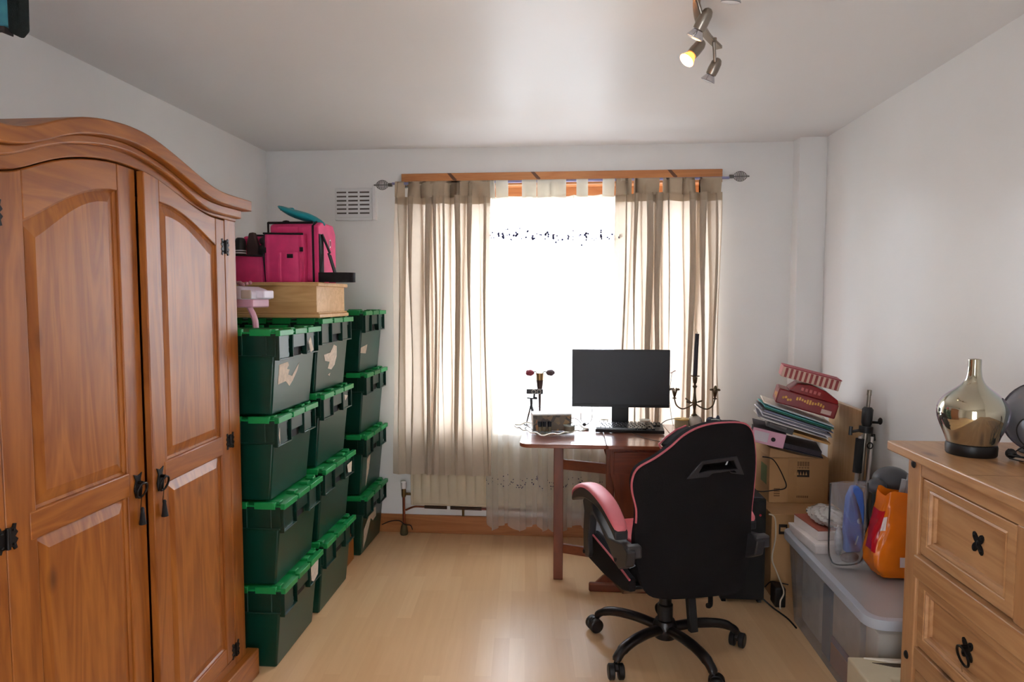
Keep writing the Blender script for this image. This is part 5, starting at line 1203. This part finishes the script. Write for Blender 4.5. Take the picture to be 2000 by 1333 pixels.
# cream bag in the foreground
cr = thing('cream_card_box', 'cream card box with open top slot in front of the clear box', 'box', (1.0, 2.10, 0))
CRM = mat('cream_card_box', (212, 200, 172), .7, var=.03)
fp = [(.936, 2.185), (.936, 1.88), (1.018, 1.88), (1.018, 2.065), (1.40, 2.065), (1.40, 2.185)]
build(MB().prism(fp, 'Z', 0, .292), 'box_body', CRM, cr, bevel=.006)
build(MB().prism([(1.0, 2.15), (1.06, 2.13), (1.30, 2.13), (1.30, 2.15)], 'Z', .2915, .2935), 'top_slot', mat('slot_brown', (70, 58, 48), .8), cr)
build(MB().prism([(.980, 2.17), (1.06, 2.152), (1.32, 2.152), (1.32, 2.17)], 'Z', .2925, .300), 'slot_lip', mat('cream_lip', (226, 216, 200), .6), cr, bevel=.002)

# ================================================================== DRESSER
dr = thing('chest_of_drawers', 'waxed pine chest of drawers with black iron fittings against the right wall', 'dresser', (1.25, 1.55, 0))
DX = 1.04; DY0, DY1 = 1.045, 2.055; DT = 1.038
build(MB().box(1.0, 1.462, DY0 - .05, DY1 + .052, DT - .03, DT), 'dresser_top', WAX_Y, dr, bevel=.005, seg=3)
build(MB().box(1.0, 1.462, DY1 - .36, DY1 - .3595, DT, DT + .0003), 'plank_joint', mat('joint_dark', (70, 45, 30), .8), dr)
build(MB().box(1.10, 1.455, DY1 - .06, DY1 - .035, .03, DT - .03).box(1.10, 1.455, DY0 + .035, DY0 + .06, .03, DT - .03).box(1.44, 1.455, DY0 + .06, DY1 - .06, .03, DT - .03), 'side_panel', WAX_Z, dr)
for a in (DY1 - .066, DY0):
    build(MB().box(DX, DX + .066, a, a + .066, 0, DT - .03), 'corner_post', WAX_Z, dr, bevel=.004)
    build(MB().box(1.39, 1.455, a, a + .066, 0, DT - .03), 'corner_post', WAX_Z, dr, bevel=.004)
ya, yb = DY0 + .066, DY1 - .066
def rail(z0, z1, x=0.004): build(MB().box(DX + x, DX + .03, ya, yb, z0, z1), 'rail', WAX_Y, dr, bevel=.003)
rail(.955, DT - .03); rail(.655, .720, -.008); rail(.375, .440, .002); rail(.09, .155, .002)
for z in (.985, .394, .12):
    for a in (DY1 - .033, DY0 + .033):
        m = MB(); 
        def sfn(u, v): a_ = 2 * PI * u; r = math.sin(v * PI / 2); return (DX - .007 * math.cos(v * PI / 2), a + .011 * r * math.cos(a_), z + .013 * r * math.sin(a_))
        m.grid(sfn, 16, 6); build(m, 'stud', IRON, dr, recalc=False)
build(MB().box(DX + .006, DX + .03, 1.515, 1.578, .72, .955), 'centre_stile', WAX_Z, dr, bevel=.002)
def drawer(y0, y1, z0, z1, pulls):
    fx = DX + .008
    d = MB(); fw = .034
    o_ = [(y0, z0), (y1, z0), (y1, z1), (y0, z1)]; i_ = [(y0 + fw, z0 + fw), (y0 + fw, z1 - fw * .8), (y1 - fw, z1 - fw * .8), (y1 - fw, z0 + fw)]
    d.prism(o_, 'X', fx, fx + .02, holes=[i_]); dd = build(d, 'drawer', WAX_Y, dr, bevel=.004, seg=3)
    L0 = [(y0 + fw, z0 + fw), (y1 - fw, z0 + fw), (y1 - fw, z1 - fw * .8), (y0 + fw, z1 - fw * .8)]
    def ins(k): return [(y0 + fw + k, z0 + fw + k), (y1 - fw - k, z0 + fw + k), (y1 - fw - k, z1 - fw * .8 - k), (y0 + fw + k, z1 - fw * .8 - k)]
    vs = []; 
    for L_, x in ((ins(0), fx + .003), (ins(.006), fx + .001), (ins(.010), fx + .008), (ins(.016), fx + .010), (ins(.018), fx + .018)): vs += [(x, p[0], p[1]) for p in L_]
    fs = [(k * 4 + i, k * 4 + (i + 1) % 4, (k + 1) * 4 + (i + 1) % 4, (k + 1) * 4 + i) for k in range(4) for i in range(4)] + [(16, 17, 18, 19)]
    build(MB().add(vs, fs), 'drawer_panel', WAX_Y, dd, recalc=False, ang=10)
    px = fx + .018
    for (yc, zc, ring) in pulls:
        m = MB(); pts = []
        for i in range(32):
            a = 2 * PI * i / 32; r = .011 + .019 * abs(math.sin(2 * a)) ** 1.3; pts.append((yc + r * math.cos(a), zc + r * math.sin(a) * 1.15))
        m.prism(pts, 'X', px - .003, px)
        for i in range(4):
            a = PI / 4 + PI / 2 * i; m.ell((px - .004, yc + .021 * math.cos(a), zc + .024 * math.sin(a)), (.003, .0035, .0035), 8, 6)
        pl_ = build(m, 'iron_plate', IRON, dd, bevel=.0008)
        if ring:
            m = MB(); m.tube([(px - .012 - .006 * math.cos(2 * PI * i / 20), yc + .024 * math.sin(2 * PI * i / 20), zc - .018 + .026 * math.cos(2 * PI * i / 20)) for i in range(20)], .0034, 7, closed=True)
            m.tube([(px, yc, zc + .008), (px - .016, yc, zc + .008)], .005, 8); build(m, 'pull_ring', IRON, pl_)
            m = MB(); m.tube(smoothpath([(px - .014, yc + .002, zc - .04), (px - .010, yc - .002, zc - .08), (px - .012, yc + .004, zc - .12)], 4), .0013, 5); build(m, 'key_string', mat('tan_string', (140, 100, 60), .8), pl_)
        else:
            build(MB().ell((px - .001, yc, zc), (.004, .006, .009), 10, 6), 'key_hole', BLACKM, pl_)
drawer(1.581, yb - .001, .724, .951, [(1.748, .846, False)]); drawer(ya + .001, 1.512, .724, .951, [(1.31, .846, False)])
drawer(ya + .001, yb - .001, .444, .651, [(1.772, .548, True), (1.328, .548, True)])
drawer(ya + .001, yb - .001, .159, .371, [(1.772, .27, True), (1.328, .27, True)])

# diffuser vase
VX, VY = 1.148, 1.935
vz = thing('aroma_diffuser', 'bottle shaped mirrored glass diffuser with black base on the dresser', 'diffuser', (VX, VY, DT))
def mirror_glass():
    m, nt, N, L, b = base('iridescent_mirror_glass')
    lw = N.new('ShaderNodeLayerWeight'); lw.inputs[0].default_value = .45; r = N.new('ShaderNodeValToRGB'); L.new(lw.outputs['Facing'], r.inputs[0])
    e = r.color_ramp.elements; e[0].position = 0; e[0].color = lin((188, 180, 156)) + (1,); e[1].position = 1; e[1].color = lin((196, 206, 240)) + (1,)
    for p_, c in ((.35, (198, 194, 176)), (.6, (186, 200, 196)), (.8, (214, 186, 214))): q = e.new(p_); q.color = lin(c) + (1,)
    L.new(r.outputs[0], b.inputs['Base Color']); b.inputs['Metallic'].default_value = .92; b.inputs['Roughness'].default_value = .06; return m
prof = [(.058, .028), (.061, .032), (.068, .055), (.080, .082), (.087, .105), (.0885, .125), (.085, .142), (.074, .160), (.055, .178), (.036, .192), (.024, .205), (.0185, .222), (.0165, .24), (.0160, .262), (.0165, .271), (.0145, .271), (.0140, .262)]
build(MB().lathe(prof, 48, (VX, VY, DT)), 'glass_bottle', mirror_glass(), vz, ang=50, subs=1)
build(MB().lathe([(.060, 0), (.062, .003), (.063, .024), (.061, .031), (.055, .032)], 40, (VX, VY, DT)), 'black_base', BLACKP, vz)

# round disc mirror / fan at frame edge
fn_ = thing('desk_fan', 'round dark glossy head on a short stand at the right end of the dresser', 'fan', (1.30, 1.83, DT))
FC = Vector((1.322, 1.90, DT + .112)); FN = Vector((-.55, -.80, .28)).normalized(); FU = FN.cross(Vector((0, 0, 1))).normalized(); FV = FN.cross(FU) * -1
def dome(r, h, d0, n=36, k=10):
    m = MB()
    def fnn(u, v): a = 2 * PI * u; rr = r * math.sin(v * PI / 2); return FC + FU * rr * math.cos(a) + FV * rr * math.sin(a) + FN * (d0 + h * math.cos(v * PI / 2))
    m.grid(fnn, n, k); return m
build(dome(.100, .045, 0), 'dome_shell', mat('smoked_grey_gloss', (128, 128, 134), .16, .4), fn_, recalc=False, ang=60)
build(dome(.100, -.05, 0), 'rear_shell', BLACKP, fn_, recalc=False, ang=60)
m = MB(); m.tube([tuple(FC + FU * .100 * math.cos(2 * PI * i / 40) + FV * .100 * math.sin(2 * PI * i / 40)) for i in range(40)], .005, 8, closed=True); build(m, 'rim_ring', mat('dark_mauve_gloss', (58, 50, 58), .25), fn_)
build(MB().tube([tuple(FC - FN * .03), (1.345, 1.955, DT + .06), (1.35, 1.96, DT + .012)], .012, 10), 'stand_neck', BLACKP, fn_)
build(MB().lathe([(.05, 0), (.052, .004), (.045, .012), (.015, .016)], 24, (1.35, 1.96, DT)), 'stand_base', BLACKP, fn_)
m = MB()
m.tube(smoothpath([(1.215, 1.88, DT + .012), (1.24, 1.85, DT + .05), (1.235, 1.83, DT + .10), (1.215, 1.83, DT + .12), (1.205, 1.84, DT + .09), (1.225, 1.84, DT + .05), (1.27, 1.80, DT + .02), (1.33, 1.74, DT + .01)]), .0018, 6)
m.tube(smoothpath([(1.20, 1.86, DT + .015), (1.25, 1.83, DT + .012), (1.29, 1.80, DT + .008), (1.36, 1.76, DT + .005)]), .003, 6)
m.tube(smoothpath([(1.205, 1.87, DT + .03), (1.23, 1.84, DT + .012), (1.28, 1.77, DT + .006), (1.36, 1.70, DT + .005)]), .0022, 6)
m.tube(smoothpath([(1.20, 1.855, DT + .008), (1.22, 1.82, DT + .006), (1.25, 1.79, DT + .006), (1.33, 1.775, DT + .006)]), .0018, 6)
m.ell((1.212, 1.868, DT + .018), (.014, .012, .014), 10, 7)
solo(m, 'tangled_cables', BLACKP, 'tangle of thin black cables on the dresser beside the diffuser base', 'cable')
solo(MB().box(1.215, 1.36, 1.60, 1.84, DT, DT + .006), 'wooden_mat', wood('dark_waxed_board', (176, 130, 88), (150, 106, 68), (90, 60, 40), 'Y'), 'thin wooden board under the cables on the dresser', 'board', bevel=.001)

# ================================================================== CEILING SPOT BAR
lf = thing('ceiling_spotlight_bar', 'curved brushed steel ceiling bar with swivelling spotlight heads', 'ceiling light', (.44, 2.0, HC))
bar = smoothpath([(.50, 1.55, 2.362), (.40, 1.75, 2.362), (.372, 1.95, 2.362), (.40, 2.13, 2.362), (.46, 2.29, 2.362), (.529, 2.411, 2.362)], 8)
m = MB()
for a, b in zip(bar, bar[1:]): m.beam(a, b + (b - a) * .1, .022, .010)
build(m, 'curved_bar', STEEL, lf)
build(MB().lathe([(.055, -.03), (.058, -.024), (.058, 0)], 32, (.385, 1.86, HC)), 'ceiling_rose', STEEL, lf)
def spot(name, top, bulb, stem_from, lit=False):
    top = Vector(top); bulb = Vector(bulb); d = (bulb - top).normalized(); L_ = (bulb - top).length
    hdp = MB(); sh = [(.0, .006), (.06, .013), (.2, .018), (.5, .0195), (.72, .018)]
    P = [top + d * L_ * t for t, _ in sh]; hdp.tube([tuple(p) for p in P], [r for _, r in sh], 20)
    h = build(hdp, 'spot_head', STEEL, lf)
    m = MB(); m.tube([tuple(top + d * L_ * .70), tuple(top + d * L_ * .80), tuple(top + d * L_ * .97), tuple(bulb)], [.013, .018, .0255, .0262], 24); build(m, 'lamp_reflector', mat('lit_reflector_glass', (255, 190, 120), .3, emis=(255, 150, 60), es=1.6) if lit else mat('lamp_reflector_glass', (206, 206, 212), .12, .75), h)
    m = MB()
    ax = d.cross(Vector((0, 0, 1))).normalized(); ay = d.cross(ax)
    def ff(u, v): a = 2 * PI * u; r = .0245 * v; return bulb + d * (.001 + .003 * (1 - v * v)) + ax * r * math.cos(a) + ay * r * math.sin(a)
    m.grid(ff, 24, 5)
    if lit: mm = mat('lit_lamp_face', (255, 236, 200), .3, emis=(255, 208, 140), es=28)
    else: mm = mat('unlit_lamp_face', (226, 230, 238), .15, spec=.8)
    build(m, 'lamp_face', mm, h, recalc=False)
    s0 = Vector(stem_from); s1 = top + d * L_ * .22
    build(MB().tube([tuple(s0), tuple(Vector((s0.x, s0.y, s1.z)) * .5 + s1 * .5), tuple(s1)], .0055, 10).tube([tuple(s0), tuple(s0 + Vector((0, 0, .012)))], .010, 12), 'swivel_stem', STEEL, h)
    m = MB(); m.tube([tuple(top + d * L_ * .68 + ax * .017), tuple(top + d * L_ * .68 + ax * .023)], .005, 8); build(m, 'thumb_screw', BLACKM, h)
    return bulb, d
spot('a', (.415, 2.022, 2.332), (.377, 2.05, 2.26), (.378, 2.02, 2.357))
bL, dL = spot('b', (.442, 2.244, 2.322), (.386, 2.225, 2.256), (.432, 2.22, 2.357), lit=True)
spot('c', (.521, 2.373, 2.312), (.489, 2.395, 2.243), (.497, 2.345, 2.357))
spot('d', (.434, 1.781, 2.330), (.423, 1.80, 2.252), (.395, 1.77, 2.357))
ld = bpy.data.lights.new('warm_spot_lamp', 'SPOT'); ld.energy = 6; ld.color = (1, .78, .52); ld.spot_size = rad(75); ld.spot_blend = .6; ld.shadow_soft_size = .02
lo = bpy.data.objects.new('warm_spot_lamp', ld); COL.objects.link(lo); lo.location = bL + dL * .012; lo.rotation_euler = dL.to_track_quat('-Z', 'Y').to_euler()

# hanging fabric, top left
hg = thing('hanging_fabric', 'blue green patterned hanging with thick black edge in the upper left corner', 'hanging', (-1.2, 1.3, 2.02))
m = MB(); m.prism([(1.16, 2.045), (1.285, 2.022), (1.285, 2.36), (1.16, 2.36)], 'X', -1.20, -1.16)
m = MB(); m.prism([(-1.32, 2.05), (-1.143, 2.035), (-1.143, 2.37), (-1.32, 2.37)], 'Y', 1.285, 1.30)
def teal():
    m, nt, N, L, b = base('teal_mottled_fabric'); t = N.new('ShaderNodeTexCoord'); n = N.new('ShaderNodeTexNoise'); n.inputs['Scale'].default_value = 18; L.new(t.outputs['Object'], n.inputs['Vector'])
    r = N.new('ShaderNodeValToRGB'); L.new(n.outputs['Fac'], r.inputs[0]); e = r.color_ramp.elements; e[0].position = .35; e[0].color = lin((14, 60, 110)) + (1,); e[1].position = .65; e[1].color = lin((60, 130, 138)) + (1,)
    L.new(r.outputs[0], b.inputs['Base Color']); b.inputs['Roughness'].default_value = .8; return m
build(m, 'fabric_field', teal(), hg, bevel=.003)
m = MB(); m.prism([(-1.143, 2.022), (-1.132, 2.018), (-1.118, 2.032), (-1.112, 2.37), (-1.143, 2.37)], 'Y', 1.282, 1.312); build(m, 'black_edge', mat('black_green_pile', (10, 22, 22), .95, var=.4, vs=80, bump=1, bs=400), hg, bevel=.004)
m = MB(); m.prism([(-1.33, 2.035), (-1.175, 2.03), (-1.15, 2.02), (-1.15, 2.034), (-1.33, 2.052)], 'Y', 1.282, 1.306); build(m, 'lower_edge', mat('dark_brown_fringe', (44, 36, 34), .95), hg, bevel=.002)
m = MB(); m.tube([(-1.23, 1.297, 2.37), (-1.23, 1.297, HC)], .002, 6); build(m, 'hanging_string', BLACKM, hg)
